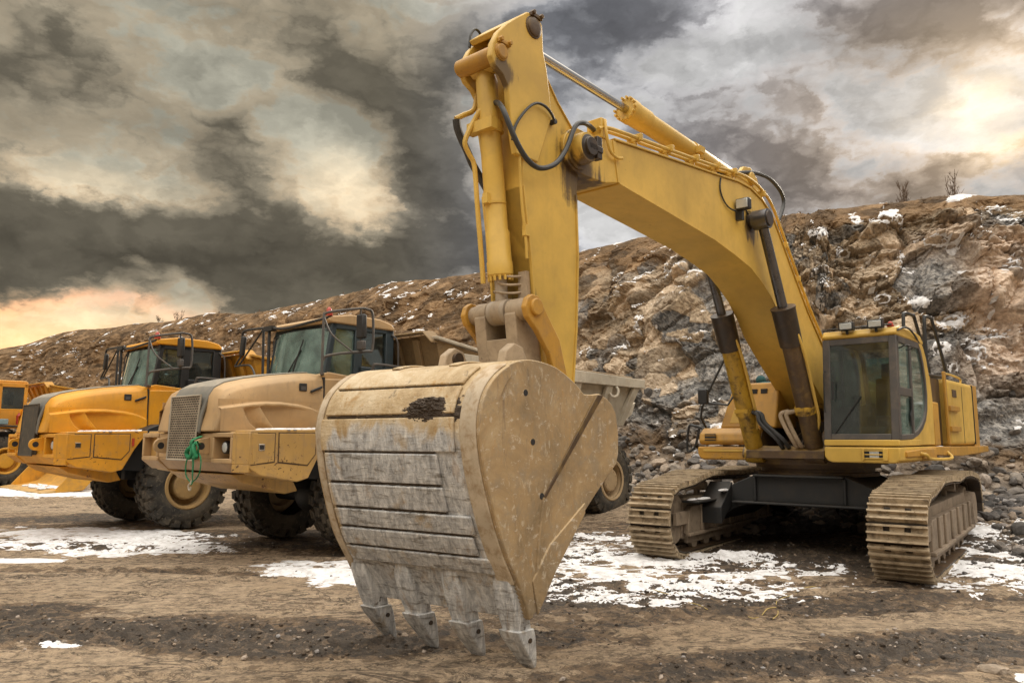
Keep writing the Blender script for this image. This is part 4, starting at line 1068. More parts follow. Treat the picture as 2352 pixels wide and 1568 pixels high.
    b = F()
    b.strip([p for p in reversed(bot[:-2])], -.31, .31, .02)
    b.build('bottom_plate', Y, boom, .004)
    b = F(); b.strip(top[2:], -.31, .31, -.02); b.strip([(5.52, 4.22), (5.60, 4.645)], -.300, .300, .05); b.build('top_plate', Y, boom, .004)
    b = F(); b.lathe((6.19, -.43, 4.37), (6.19, .43, 4.37), [(0, .02), (0, .14), (.05, .15), (.12, .15), (.12, .19), (.74, .19), (.74, .15), (.81, .15), (.86, .14), (.86, .02)], 26)
    b.build('pivot_boss', Y, boom)
    b = F(); b.lathe((6.19, .37, 4.37), (6.19, .47, 4.37), [(0, .02), (0, .125), (.06, .125), (.07, .09), (.10, .09), (.10, .01)], 22); b.box(6.02, 6.10, .38, .46, 4.28, 4.50); b.box(6.02, 6.24, .44, .47, 4.34, 4.40); b.build('pivot_pin', M['black_oily'], boom, .006)
    b = F(); b.lathe((2.42, -.56, 4.48), (2.42, .56, 4.48), [(0, .02), (0, .10), (.06, .11), (.10, .11), (.10, .09), (.27, .10), (.27, .15), (.85, .15), (.85, .10), (1.02, .09), (1.02, .11), (1.06, .11), (1.12, .10), (1.12, .02)], 24); b.build('cylinder_pin', M['black_oily'], boom)
    b = F()
    for y in (-.17, .17): b.prism([(2.75, 4.92), (2.35, 5.28), (2.15, 5.32), (1.95, 5.22), (1.80, 5.0), (1.65, 4.66), (2.05, 4.84)], y - .03, y + .03)
    b.cyl((2.17, -.24, 5.15), (2.17, .24, 5.15), .09); b.build('cylinder_bracket', Y, boom, .01, split=1)
    # pipes along the top, with clamps
    for yy, zz in ((.285, .115), (.19, .125)):
        b = F(); b.tube([(5.83, yy, 4.70), (5.6, yy, 4.655 + zz), (4.5, yy, 4.76 + zz), (3.42, yy, 4.865 + zz), (2.75, yy, 4.945 + zz), (2.35, yy, 4.96 + zz), (2.0, yy, 4.90 + zz), (1.72, yy, 4.78 + zz), (1.45, yy, 4.52 + zz), (1.1, yy, 4.13 + zz), (.5, yy, 3.48 + zz), (-.3, yy, 2.78 + zz)], .021, 8, 3); b.build('oil_pipe', Y, boom)
    b = F()
    for x in (5.1, 4.45, 3.85, 3.3, 2.85, 2.0, 1.3, .9):
        z = np.interp(x, [p[0] for p in reversed(top)], [p[1] for p in reversed(top)])
        b.box(x - .022, x + .022, .15, .33, z + .085, z + .165); b.box(x - .018, x + .018, .22, .26, z - .01, z + .09)
    b.build('pipe_clamp', Y, boom, .006, split=2); b = F(); b.box(5.70, 5.80, .12, .30, 4.62, 4.83); b.tube([(5.74, .30, 4.82), (5.76, .33, 4.66), (5.70, .33, 4.50), (5.58, .33, 4.46), (5.48, .33, 4.48)], .018, 6, 4)
    b.build('pipe_bracket', Y, boom, .008)
    b = F(); b.box(2.80, 2.90, .31, .49, 4.52, 4.67); lamp = b.build('boom_lamp', BK, boom, .02)
    b = F(); b.box(2.895, 2.908, .325, .475, 4.537, 4.653); b.build('lens', M['lens'], lamp, .006)
    b = F(); b.box(2.80, 2.86, .29, .38, 4.40, 4.53); b.tube([(3.25, .30, 4.86), (3.28, .302, 4.72), (3.22, .305, 4.60), (3.08, .31, 4.52), (2.9, .33, 4.50)], .010, 6, 5); b.tube([(2.80, .32, 4.60), (2.62, .305, 4.62), (2.5, .30, 4.56)], .010, 6, 5); b.build('lamp_cable', BK, lamp)
    b = F(); b.tube([(3.0, .16, 5.02), (2.85, .18, 5.07), (2.66, .20, 5.10), (2.16, .20, 5.245), (1.75, .20, 5.31), (1.45, .20, 5.31), (1.15, .20, 5.22), (1.06, .20, 5.08), (1.16, .20, 4.90), (1.30, .20, 4.74), (1.42, .20, 4.60)], .027, 10, 6); b.build('hose', M['hose'], boom)
    b = F(); b.tube([(2.9, .05, 5.0), (2.6, .05, 5.06), (2.3, .06, 5.10), (1.95, .06, 5.10), (1.80, .06, 5.0)], .024, 10, 6); b.build('hose', M['hose'], boom)

    # ---- stick
    stick = [(6.67, 5.18), (6.685, 5.43), (6.74, 5.485), (6.80, 5.50), (6.90, 5.475), (7.02, 5.38), (7.17, 5.25), (7.28, 5.13), (7.35, 5.0), (7.365, 4.88), (7.32, 4.81), (7.22, 4.76), (7.155, 4.68), (7.12, 4.41), (7.02, 4.13), (6.955, 3.85), (6.83, 3.23), (6.79, 2.83), (6.70, 2.45), (6.62, 2.0), (6.60, 1.80), (6.45, 1.74), (6.30, 1.85), (6.22, 2.16), (6.165, 2.65), (6.13, 3.36), (6.15, 3.85), (6.10, 4.25), (6.12, 4.52), (6.41, 4.77), (6.62, 5.02)]
    upper = [(6.67, 5.18), (6.685, 5.43), (6.74, 5.485), (6.80, 5.50), (6.90, 5.475), (7.02, 5.38), (7.17, 5.25), (7.28, 5.13), (7.35, 5.0), (7.365, 4.88), (7.32, 4.81), (7.22, 4.76), (7.155, 4.68), (7.12, 4.41), (7.05, 4.1), (6.75, 4.1), (6.55, 4.6), (6.62, 5.02)]
    core = [(6.12, 4.52), (6.41, 4.77), (6.62, 5.02), (6.72, 4.95), (6.83, 4.70), (6.90, 4.35), (6.93, 3.85), (6.83, 3.23), (6.79, 2.83), (6.70, 2.45), (6.62, 2.0), (6.60, 1.80), (6.45, 1.74), (6.30, 1.85), (6.22, 2.16), (6.165, 2.65), (6.13, 3.36), (6.15, 3.85), (6.10, 4.25)]
    b = F(); b.prism(core, -.24, .24)
    st = b.build('stick', Y, root, .010)
    b = F()
    b.prism(upper, .215, .275); b.prism([(x - .11, z + .03) for x, z in upper], -.235, -.175)
    b.prism([(6.66, 5.42), (6.74, 5.485), (6.80, 5.50), (6.90, 5.475), (7.02, 5.38), (7.17, 5.25), (7.13, 5.21), (6.95, 5.34), (6.80, 5.42)], -.19, .22)
    b.build('ear_plate', Y, st, .010, split=1)
    b = F(); b.strip([(6.60, 1.82), (6.70, 2.45), (6.79, 2.83), (6.83, 3.23), (6.93, 3.85)], -.255, .255, .02); b.strip([(6.15, 3.95), (6.13, 3.36), (6.165, 2.65), (6.22, 2.16), (6.29, 1.87)], -.255, .255, .02); b.strip([(6.66, 5.05), (6.43, 4.79), (6.14, 4.54)], -.255, .255, .015); b.build('edge_plate', Y, st, .004)
    for (x, z, r, nm) in ((6.815, 5.36, .105, 'pin'), (7.245, 4.955, .080, 'pin')):
        b = F(); b.lathe((x, -.24, z), (x, .305, z), [(0, .02), (0, r * .70), (.008, r * .85), (.02, r * .85), (.02, r), (.525, r), (.525, r * .85), (.537, r * .85), (.545, r * .70), (.545, .02)], 24); b.box(x - .10, x + .05, .275, .305, z + r * .9, z + r * .9 + .035); b.cyl((x - .08, .27, z + r + .02), (x - .08, .325, z + r + .02), .022, n=6); b.cyl((x + .03, .27, z + r + .02), (x + .03, .325, z + r + .02), .022, n=6); b.build(nm, M['brown_oily'] if x < 7 else M['yellow_dirty'], st, .004)
    b = F(); b.tube([(7.11, .285, 4.20), (7.08, .29, 4.33), (7.0, .30, 4.46), (6.90, .31, 4.57), (6.80, .31, 4.63), (6.69, .31, 4.635), (6.60, .305, 4.60), (6.53, .29, 4.55)], .013, 8, 6); b.cyl((6.53, .24, 4.55), (6.53, .30, 4.55), .026, n=10); b.build('grease_line', M['hose'], st)
    b = F(); b.tube([(7.05, .25, 4.42), (6.98, .25, 4.1), (6.95, .25, 3.7), (6.90, .25, 3.4), (6.88, .25, 3.2)], .014, 6, 4); b.box(6.86, 6.92, .23, .27, 3.40, 3.50); b.build('grease_pipe', Y, st)
    b = F(); b.tube([(7.15, -.2, 5.20), (7.135, -.2, 5.33), (7.075, -.2, 5.41), (7.0, -.2, 5.38), (6.95, -.2, 5.26), (7.0, -.1, 5.0)], .013, 8, 5); b.build('hose_loop', BK, st)

    # ---- cylinders
    def hydraulic(name, mat, a, bpt, c, r, rr, y=0, gland=True, collar=None, rodmat='chrome'):
        """a: barrel base eye, bpt: gland end, c: rod eye (x, z)"""
        A = np.array([a[0], y, a[1]]); B = np.array([bpt[0], y, bpt[1]]); C = np.array([c[0], y, c[1]])
        d = (B - A); ln = np.linalg.norm(d); d /= ln
        m = F()
        prof = [(.05, .02), (.05, r * .75), (.14, r), (ln * .55, r)]
        if collar: prof += [(ln * .55, r * 1.05), (ln * .57, r * 1.05), (ln * .57, r)]
        prof += [(ln - .42, r), (ln - .40, r * 1.12), (ln - .14, r * 1.14), (ln - .13, r * 1.20), (ln - .02, r * 1.20), (ln, r * 1.05), (ln, rr)]
        m.lathe(A, B, prof, 28)
        m.cyl(A + np.array([0, -.13, 0]), A + np.array([0, .13, 0]), r * .95, n=20)
        o = m.build(name, mat, root)
        if gland:
            g = F(); u, w = g._frame(d)
            for k in range(14):
                t = 2 * math.pi * k / 14; p = B + (u * math.cos(t) + w * math.sin(t)) * r * 1.08
                g.cyl(p - d * .01, p + d * .035, r * .13, n=6)
            g.build('gland_bolts', mat, o)
        g = F(); g.cyl(B - d * .05, C, rr, n=20); g.cyl(C + np.array([0, -.10, 0]), C + np.array([0, .10, 0]), rr * 2.0, n=20)
        g.build('piston_rod', M[rodmat], o)
        return o
    ac = hydraulic('arm_cylinder', M['yellow'], (2.17, 5.15), (4.90, 5.30), (6.815, 5.36), .118, .047, rodmat='chrome')
    b = F(); b.lathe((3.40, 0, 5.215), (3.52, 0, 5.222), [(0, .10), (0, .132), (.06, .132), (.06, .10)], 28); b.box(3.40, 3.52, .11, .18, 5.16, 5.24); b.build('clamp_band', Y, ac)
    bc = hydraulic('bucket_cylinder', M['yellow'], (7.15, 4.95), (6.945, 3.06), (6.92, 2.745), .096, .056, rodmat='rod_tan')
    b = F()
    b.tube([(7.09, -.12, 5.03), (7.08, -.18, 4.90), (7.07, -.19, 4.72), (7.10, -.20, 4.61), (7.20, -.22, 4.54), (7.27, -.25, 4.49)], .024, 8, 5)
    b.tube([(7.10, .04, 4.60), (7.18, -.02, 4.54), (7.21, -.08, 4.44), (7.25, -.11, 4.33), (7.27, -.13, 4.23), (7.22, -.13, 4.15), (7.17, -.12, 4.08), (7.15, -.115, 3.95), (7.13, -.11, 3.7), (7.07, -.11, 3.2), (7.05, -.11, 3.0)], .022, 8, 5)
    b.build('cylinder_pipe', Y, bc)
    b = F(); b.lathe((7.083, 0, 4.44), (7.072, 0, 4.34), [(0, .09), (0, .112), (.10, .112), (.10, .09)], 24); b.box(7.14, 7.22, -.16, .14, 4.33, 4.43); b.build('clamp_band', Y, bc)
    b = F(); b.lathe((7.02, 0, 3.72), (7.018, 0, 3.70), [(0, .09), (0, .102), (.02, .102), (.02, .09)], 24); b.box(7.10, 7.15, -.03, .03, 3.69, 3.78); b.build('hose_bracket', Y, bc)
    b = F(); b.tube([(7.26, -.25, 4.49), (7.235, -.26, 4.42), (7.19, -.26, 4.34), (7.12, -.25, 4.23), (7.06, -.25, 4.14), (6.98, -.24, 4.04), (6.92, -.20, 3.92)], .036, 10, 6); b.build('hose', M['hose'], bc)
    b = F(); b.tube([(7.10, .04, 4.60), (7.14, .14, 4.57), (7.24, .30, 4.42), (7.18, .36, 4.20), (7.06, .37, 4.06), (6.93, .37, 4.0), (6.80, .37, 4.01), (6.64, .37, 4.09), (6.52, .37, 4.21), (6.43, .37, 4.35), (6.36, .37, 4.49), (6.29, .37, 4.58), (6.17, .36, 4.63), (6.0, .30, 4.67), (5.82, .22, 4.71)], .024, 10, 6); b.build('hose', M['hose'], st)
    for sgn in (1, -1):
        o = hydraulic('boom_cylinder', M['brown_oily'] if sgn > 0 else M['yellow_oily'], (.92, 1.41), (1.83, 3.34), (2.42, 4.48), .125, .065, y=.44 * sgn, gland=False, rodmat='rod_dark')
        yy = .44 * sgn
        b = F(); b.tube([(1.70, yy + .05, 3.10), (1.72, yy + .13, 3.02), (1.55, yy + .155, 2.72), (1.30, yy + .155, 2.2), (1.16, yy + .15, 1.92), (1.10, yy + .10, 1.75)], .022, 8, 4); b.build('cylinder_pipe', M['yellow'], o)
        b = F(); b.lathe((1.20, yy, 2.0), (1.24, yy, 2.085), [(0, .12), (0, .145), (.09, .145), (.09, .12)], 22); b.box(1.28, 1.36, yy - .10, yy + .10, 2.0, 2.06); b.build('clamp_band', M['yellow_oily'], o)
        b = F(); b.lathe((1.62, yy, 2.90), (1.855, yy, 3.395), [(0, .127), (0, .150), (.5, .158), (.54, .165), (.548, .10)], 24); b.build('rubber_sleeve', M['black_oily'], o)
    for k, (y0, y1) in enumerate(((-.22, .02), (-.16, .10), (.12, .22), (.20, .28))):
        b = F(); x = 1.30 - .02 * k
        b.tube([(1.26, y0 + (-.1 if k < 2 else .1), 2.02), (1.30, y0, 1.98), (x + .02, y0 * .8 + y1 * .2, 1.85), (x - .08, y1, 1.62), (x - .28, y1, 1.50), (.75, y1 * .9, 1.52)], .030, 8, 6)
        b.build('hose', M['hose'] if k < 2 else M['link'], root)

    # ---- bucket linkage
    lk = F()
    lk.lathe((6.93, -.36, 2.745), (6.93, .36, 2.745), [(0, .03), (0, .085), (.09, .085), (.10, .10), (.24, .10), (.245, .075), (.30, .075), (.31, .11), (.41, .11), (.42, .075), (.475, .075), (.48, .10), (.62, .10), (.63, .085), (.72, .085), (.72, .03)], 24)
    lk.prism([(6.97, 2.83), (7.03, 2.70), (7.0, 2.48), (6.96, 2.30), (6.95, 2.05), (6.68, 2.05), (6.66, 2.34), (6.70, 2.60), (6.86, 2.83)], -.24, -.115); lk.prism([(6.97, 2.83), (7.03, 2.70), (7.0, 2.48), (6.96, 2.30), (6.95, 2.05), (6.68, 2.05), (6.66, 2.34), (6.70, 2.60), (6.86, 2.83)], .115, .24)
    lk.prism([(7.0, 2.50), (6.97, 2.30), (6.95, 2.05), (6.68, 2.05), (6.66, 2.34), (6.76, 2.52), (6.9, 2.46)], -.12, .12)
    lnk = lk.build('bucket_link', M['link'], root, .014)
    for y0, y1 in ((.33, .385), (-.385, -.33)):
        b = F(); b.prism([(6.97, 2.86), (7.03, 2.82), (7.06, 2.74), (7.03, 2.66), (6.90, 2.55), (6.74, 2.36), (6.66, 2.15), (6.60, 2.02), (6.48, 2.02), (6.50, 2.20), (6.60, 2.50), (6.78, 2.72), (6.88, 2.85)], y0, y1)
        b.cyl((6.93, y0 - .03, 2.75), (6.93, y1 + .03, 2.75), .075, n=20); b.build('side_link', M['yellow_dirty'], lnk, .01)
    b = F()
    for k in range(3): b.tube([(6.86, -.10, 2.92 + .07 * k), (6.98, -.04 + .03 * k, 2.93 + .07 * k), (6.96, .10, 2.90 + .075 * k), (6.83, .17, 2.92 + .07 * k)], .012, 6, 4)
    b.box(6.80, 6.86, .13, .22, 2.86, 3.10); b.build('hose_guide', M['link'], lnk)

    # ---- bucket (hangs slightly yawed)
    W2 = .80
    yk = lambda z: float(np.interp(z, [0, .3, .6, .9, 1.5, 2.3], [.09, .11, .135, .14, .115, .10]))
    F = lambda: MB(lambda x, y, z: fx(x + yk(z) * (.8 - y), y, z))
    back = [(6.95, 2.08), (7.09, 2.15), (7.25, 2.205), (7.49, 2.23), (7.68, 2.20), (7.86, 2.11), (7.99, 1.98), (8.05, 1.82), (8.055, 1.65), (8.01, 1.42), (7.93, 1.18), (7.86, 1.0), (7.775, .82), (7.68, .66), (7.60, .50), (7.545, .36)]
    backs = [tuple(p[[0, 2]]) for p in catmull([(a, 0, c) for a, c in back], 5)]
    inner = []
    L_ = [np.array(p) for p in backs]
    for i in range(len(L_)):
        d = L_[min(i + 1, len(L_) - 1)] - L_[max(i - 1, 0)]; d /= np.linalg.norm(d)
        inner.append(tuple(L_[i] + np.array([d[1], -d[0]]) * -0.0 + np.array([d[1], -d[0]]) * .045))
    b = F()
    b.loft([[(a[0], -W2, a[1]), (a[0], W2, a[1]), (c[0], W2, c[1]), (c[0], -W2, c[1])] for a, c in zip(backs, inner)])
    bk = b.build('bucket', M['bucket_steel'], root, .006)
    prof = backs + [(7.44, .40), (7.41, .49), (7.24, .655), (6.86, 1.06), (6.67, 1.22), (6.40, 1.43), (6.365, 1.52), (6.36, 1.68), (6.39, 1.85), (6.45, 1.93), (6.52, 1.975), (6.63, 2.012), (6.72, 2.0), (6.84, 2.0)]
    b = F()
    for y0, y1 in ((W2 - .035, W2 + .012), (-W2 - .012, -W2 + .035)): b.prism(prof, y0, y1)
    b.build('side_plate', M['bucket'], bk, .008, split=1)
    # outer wear plate round the back of each side, and the diagonal stiffener
    offs = []
    for i in range(len(L_)):
        d = L_[min(i + 1, len(L_) - 1)] - L_[max(i - 1, 0)]; d /= np.linalg.norm(d)
        t = i / len(L_); wd = .02 + .20 * math.sin(math.pi * min(1, max(0, (t - .25) / .75))) ** .7 if t > .25 else .02
        offs.append(tuple(L_[i] + np.array([d[1], -d[0]]) * wd))
    k0 = int(len(L_) * .30)
    for yy in (1, -1):
        b = F(); b.loft([[(a[0], yy * (W2 + .008), a[1]), (a[0], yy * (W2 + .030), a[1]), (c[0], yy * (W2 + .030), c[1]), (c[0], yy * (W2 + .008), c[1])] for a, c in zip(backs[k0:], offs[k0:])])
        b.build('wear_plate', M['bucket'], bk, .008)
        b = F(); b.slab([(6.58, yy * (W2 + .005), 2.0), (6.68, yy * (W2 + .005), 2.0), (7.36, yy * (W2 + .005), 1.22), (7.34, yy * (W2 + .005), 1.20), (6.58, yy * (W2 + .020), 2.0), (6.68, yy * (W2 + .030), 2.0), (7.36, yy * (W2 + .020), 1.22), (7.34, yy * (W2 + .018), 1.20)])
        b.build('stiffener', M['brown_oily'], bk, .004)
        b = F(); b.tube([(7.36, yy * (W2 + .012), 1.21), (7.41, yy * (W2 + .012), .95), (7.44, yy * (W2 + .012), .70), (7.46, yy * (W2 + .012), .52)], .014, 6, 4); b.build('weld_bead', M['bucket'], bk)
        b = F(); b.prism([(7.44, .38), (7.24, .655), (6.86, 1.06), (6.86, 1.14), (7.30, .86), (7.50, .62)], yy * (W2 + .006), yy * (W2 + .026)); b.build('side_cutter', M['bucket'], bk, .006)
    b = F()   # round holes in the right side plate
    for x, z in ((7.56, 1.98), (7.48, 1.62), (7.38, 1.22), (7.30, .70)): b.cyl((x, W2 + .005, z), (x, W2 + .0145, z), .024, n=14)
    b.build('bolt_hole', M['black'], bk, split=1)
    # horizontal wear strips welded across the back
    cum = np.concatenate([[0], np.cumsum([np.linalg.norm(L_[i + 1] - L_[i]) for i in range(len(L_) - 1)])])
    pick = lambda s_: (np.interp(s_, cum, [p[0] for p in backs]), np.interp(s_, cum, [p[1] for p in backs]))
    tot = cum[-1]
    rr_ = random.Random(9)
    bounds = [(.30, .372, -.70, .60), (.385, .452, -.72, .60), (.466, .545, -.74, .62), (.556, .628, -.72, .44), (.641, .70, -.72, .44), (.713, .757, -.72, .62), (.770, .815, -.71, .60), (.828, .868, -.70, .66)]
    bounds = [(a, c + .0055, y0, y1) for a, c, y0, y1 in bounds]
    for k, (a, c, y0, y1) in enumerate(bounds):
        line = [pick(tot * t) for t in np.linspace(a, c, 6)]
        b = F(); b.strip(line, y0 + rr_.uniform(-.015, .015), y1 + rr_.uniform(-.02, .02), .024)
        b.build('wear_strip', M['bucket_steel'], bk, .009)
        if k < len(bounds) - 1:      # dark fill under the strip: packed soil plus painted groove shade
            g0, g1 = c - .004, bounds[k + 1][0] + .004
            ys = np.linspace(y0 + .03, min(y1, bounds[k + 1][3]) - .02, 40); b = F(); rows = []
            for y in ys:
                h_ = .010 + .012 * max(0, rr_.gauss(.3, .5)); w_ = rr_.uniform(.25, .95) if k != 2 else rr_.uniform(.7, 1.3)
                gm = (g0 + g1) / 2 + rr_.uniform(-.001, .001); hw_ = (g1 - g0) / 2 * w_
                a_, m_, c_ = pick(tot * (gm - hw_)), pick(tot * gm), pick(tot * (gm + hw_))
                nx_, nz_ = (c_[1] - a_[1]), -(c_[0] - a_[0]); nn_ = math.hypot(nx_, nz_) or 1
                rows.append([(a_[0], y, a_[1]), (m_[0] - nx_ / nn_ * h_, y, m_[1] - nz_ / nn_ * h_), (c_[0], y, c_[1])])
            b.loft(rows, cap=False, closed=False); b.build('soil_shade_fill', M['groove_soil_shade'], bk)
    for y0, y1 in ((-.80, -.735), (.66, .80)):    # vertical corner plates
        b = F(); b.strip([pick(tot * t) for t in np.linspace(.29, .90, 26)], y0, y1, .016); b.build('corner_plate', M['bucket_edge'], bk, .012)
    b = F()   # two straps and slots on the crown
    for y in (-.35, .25):
        b.strip([pick(tot * t) for t in np.linspace(.03, .27, 12)], y - .045, y + .045, .018)
    b.build('crown_strap', M['bucket'], bk, .008, split=1)
    b = F()
    for y in (-.56, -.06, .48): 
        l = [pick(tot * t) for t in np.linspace(.175, .205, 4)]; b.strip(l, y - .085, y + .085, .004)
    b.build('drain_slot', M['black'], bk, split=1)
    b = F()   # hinge ears on top
    for y in (-.33, .30): b.prism([(7.24, 2.19), (7.20, 2.36), (7.10, 2.43), (6.99, 2.40), (6.92, 2.26), (6.80, 2.10), (6.55, 1.98), (6.75, 1.80), (7.10, 2.1)], y - .04, y + .04)
    ear = b.build('hinge_ear', M['link'], bk, .012, split=1)
    b = F(); b.cyl((7.08, -.40, 2.33), (7.08, -.26, 2.33), .055, n=18); b.build('hinge_pin', M['black_oily'], ear)
    # tooth adapters and teeth
    lipz = .46
    for y in (-.70, -.235, .235, .70):
        b = F()
        def sec(x, z, hx, hy, dz=0): return [(x - hx, y - hy, z - dz), (x + hx, y - hy, z + dz), (x + hx, y + hy, z + dz), (x - hx, y + hy, z - dz)]
        b.loft([sec(7.66, .72, .035, .045), sec(7.63, .60, .055, .078), sec(7.575, .46, .072, .082), sec(7.545, .36, .075, .078), sec(7.515, .265, .068, .072)])
        ad = b.build('tooth_adapter', M['bucket_steel'], bk, .012)
        b = F(); b.loft([sec(7.53, .285, .088, .090), sec(7.50, .22, .082, .086), sec(7.45, .12, .055, .075), sec(7.40, .02, .026, .060), sec(7.385, -.015, .012, .050)])
        b.build('tooth', M['bucket_steel'], bk, .010)
        b = F(); b.cyl((7.485, y + .080, .205), (7.485, y + .092, .205), .018, n=12); b.build('tooth_pin', M['black_oily'], bk)
    b = F()   # scalloped lip between the adapters
    for y0, y1 in ((-.62, -.315), (-.155, .155), (.315, .62)):
        n_ = 8
        for i in range(n_):
            ya = y0 + (y1 - y0) * i / n_; yb = y0 + (y1 - y0) * (i + 1) / n_
            f = lambda y: .37 - .05 * math.cos(math.pi * 2 * ((y - y0) / (y1 - y0) - .5)) * -1 + 0.0
            za, zb = .36 + .05 * math.sin(math.pi * (ya - y0) / (y1 - y0)), .36 + .05 * math.sin(math.pi * (yb - y0) / (y1 - y0))
    # clod of dark mud stuck on the crown
    ts = np.linspace(.395, .495, 60); ys = np.linspace(-.04, .68, 150)
    TT_, YY_ = np.meshgrid(ts, ys, indexing='ij'); t_, y_ = TT_.ravel(), YY_.ravel()
    mk = 1 - np.sqrt(((t_ - .445) / .038) ** 2 + ((y_ - .36) / .27) ** 2)
    mk = mk * 1.2 + .55 * fbm(np.stack([t_ * 90, y_ * 9, 0 * t_], 1), 5, .65, seed=71)
    lump = .55 + .9 * np.abs(fbm(np.stack([t_ * 160, y_ * 16, 0 * t_], 1), 5, .65, seed=72))
    hh_ = np.clip(mk, -.3, 1) * lump * .060 + .010
    px0 = np.interp(t_ * tot, cum, [p[0] for p in backs]); pz0 = np.interp(t_ * tot, cum, [p[1] for p in backs])
    e_ = .004; dxx = np.interp((t_ + e_) * tot, cum, [p[0] for p in backs]) - px0; dzz = np.interp((t_ + e_) * tot, cum, [p[1] for p in backs]) - pz0
    nl = np.hypot(dxx, dzz); nxx, nzz = -dzz / nl, dxx / nl
    V0 = np.stack([px0 + nxx * hh_, y_, pz0 + nzz * hh_], 1)
    V0 = np.stack(fx(V0[:, 0] + np.interp(V0[:, 2], [1.5, 2.3], [.115, .10]) * (.8 - V0[:, 1]), V0[:, 1], V0[:, 2]), 1)
    Fc = grid_faces(60, 150); Fc = Fc[(mk[Fc] > -.25).any(1)]
    us = np.unique(Fc); rn = np.full(len(V0), -1); rn[us] = np.arange(len(us))
    cl = link('mud_clod', np_mesh('mud_clod', V0[us], rn[Fc], False), plain('wet_black_mud', (0.050, 0.034, 0.022), 0.8, 0, 0.6, 30))
    tag(cl, 'clod of dark wet mud stuck to the crown of the excavator bucket', 'mud'); cl.location = root.location; cl.rotation_euler = root.rotation_euler
    b = F(); rr_ = random.Random(22)
    return root
EXC = build_excavator()

# ------------------------------------------------------------------ articulated dump trucks
def grille_mat():
    m, n, b, out = new_mat('punched_grille_sheet')
    tc = n.node('ShaderNodeTexCoord').outputs['Object']
    x, y, z = n.sep(tc)
    br = n.node('ShaderNodeTexBrick'); br.offset = 0.5
    n.put(br.inputs['Vector'], n.comb(y, z, 0.0))
    br.inputs['Scale'].default_value = 1.0
    br.inputs['Brick Width'].default_value = 0.068; br.inputs['Row Height'].default_value = 0.033
    br.inputs['Mortar Size'].default_value = 0.0075; br.inputs['Mortar Smooth'].default_value = 0.1
    n.put(br.inputs['Color1'], (0, 0, 0)); n.put(br.inputs['Color2'], (0, 0, 0)); n.put(br.inputs['Mortar'], (1, 1, 1))
    a = n.noise(tc, 6, 6, 0.6)
    metal = n.mix(n.step(a, 0.3, 0.7), (0.20, 0.155, 0.105), (0.36, 0.295, 0.21))
    n.put(b.inputs['Base Color'], n.mix(br.outputs['Color'], (0.016, 0.013, 0.010), metal))
    n.put(b.inputs['Roughness'], 0.6)
    bump(n, b, br.outputs['Color'], 0.6, 0.02)
    return m
M['grille'] = grille_mat()
M['grille_edge'] = worn('pale_grille_edge', (0.42, 0.37, 0.29), rust=0.05, rough=0.6)
M['grille_dark'] = worn('dark_mesh_grille', (0.045, 0.038, 0.028), dirt=(0.15, 0.11, 0.07), dirt_amt=0.6, rust=0.0, rough=0.7, scale=2)
def tyre_mat():
    m, n, b, out = new_mat('dusty_rubber')
    tc = n.node('ShaderNodeTexCoord').outputs['Object']
    a = n.noise(tc, 2.6, 8, 0.66, 0.3); f = n.noise(tc, 14, 7, 0.7)
    c = n.mix(n.step(a, 0.35, 0.66), (0.022, 0.021, 0.019), (0.085, 0.070, 0.050))
    c = n.mix(n.m('MULTIPLY', n.step(f, 0.52, 0.68), 0.55), c, (0.20, 0.16, 0.11))
    n.put(b.inputs['Base Color'], c); n.put(b.inputs['Roughness'], 0.85)
    bump(n, b, f, 0.25, 0.01)
    return m
M['tyre'] = tyre_mat()
M['bonnet_dark'] = worn('dusty_black_bonnet', (0.17, 0.165, 0.145), dirt=(0.25, 0.215, 0.165), dirt_amt=0.7, rust=0, rough=0.6, dust_top=0.75)
SCHEMES = {
 'tan': dict(paint=worn('sun_bleached_tan_paint', (0.48, 0.315, 0.155), dirt=(0.36, 0.25, 0.14), dirt_amt=0.65, rust=0.03, rough=0.55, streak=0.42, dust_top=0.3),
             lower=worn('tan_yellow_chipped_paint', (0.53, 0.325, 0.10), dirt=(0.32, 0.21, 0.11), dirt_amt=0.65, rust=0.36, rough=0.55, streak=0.5, scale=1.2),
             dump=worn('dusty_beige_dump_body', (0.52, 0.475, 0.385), dirt=(0.28, 0.215, 0.14), dirt_amt=0.5, rust=0.05, rough=0.6, streak=0.3),
             rim=worn('tan_rim', (0.45, 0.33, 0.19), dirt=(0.22, 0.16, 0.10), dirt_amt=0.6, rust=0.05, rough=0.65), grille='grille', cab=plain('dark_teal_cab', (0.030, 0.045, 0.055), 0.4, 0, 0.2)),
 'yellow': dict(paint=worn('amber_yellow_paint', (0.70, 0.315, 0.016), dirt=(0.45, 0.23, 0.04), dirt_amt=0.35, rust=0.05, rough=0.45, streak=0.28, dust_top=0.15),
             lower=worn('amber_chipped_paint', (0.66, 0.30, 0.020), dirt=(0.36, 0.20, 0.06), dirt_amt=0.6, rust=0.30, rough=0.5, streak=0.45, scale=1.2),
             dump=worn('amber_dump_body', (0.60, 0.30, 0.03), dirt=(0.26, 0.16, 0.06), dirt_amt=0.6, rust=0.14, rough=0.55, streak=0.4),
             rim=worn('ochre_rim', (0.40, 0.255, 0.10), dirt=(0.20, 0.14, 0.08), dirt_amt=0.6, rust=0.06, rough=0.65), grille='grille_dark', cab=plain('black_cab', (0.022, 0.022, 0.023), 0.45, 0, 0.2)),
}
SCHEMES['tan']['board'] = worn('brown_tan_headboard', (0.27, 0.18, 0.085), dirt=(0.13, 0.09, 0.055), dirt_amt=0.7, rust=0.12, rough=0.7)
SCHEMES['yellow']['board'] = SCHEMES['yellow']['dump']
SCHEMES['orange'] = dict(SCHEMES['yellow'])
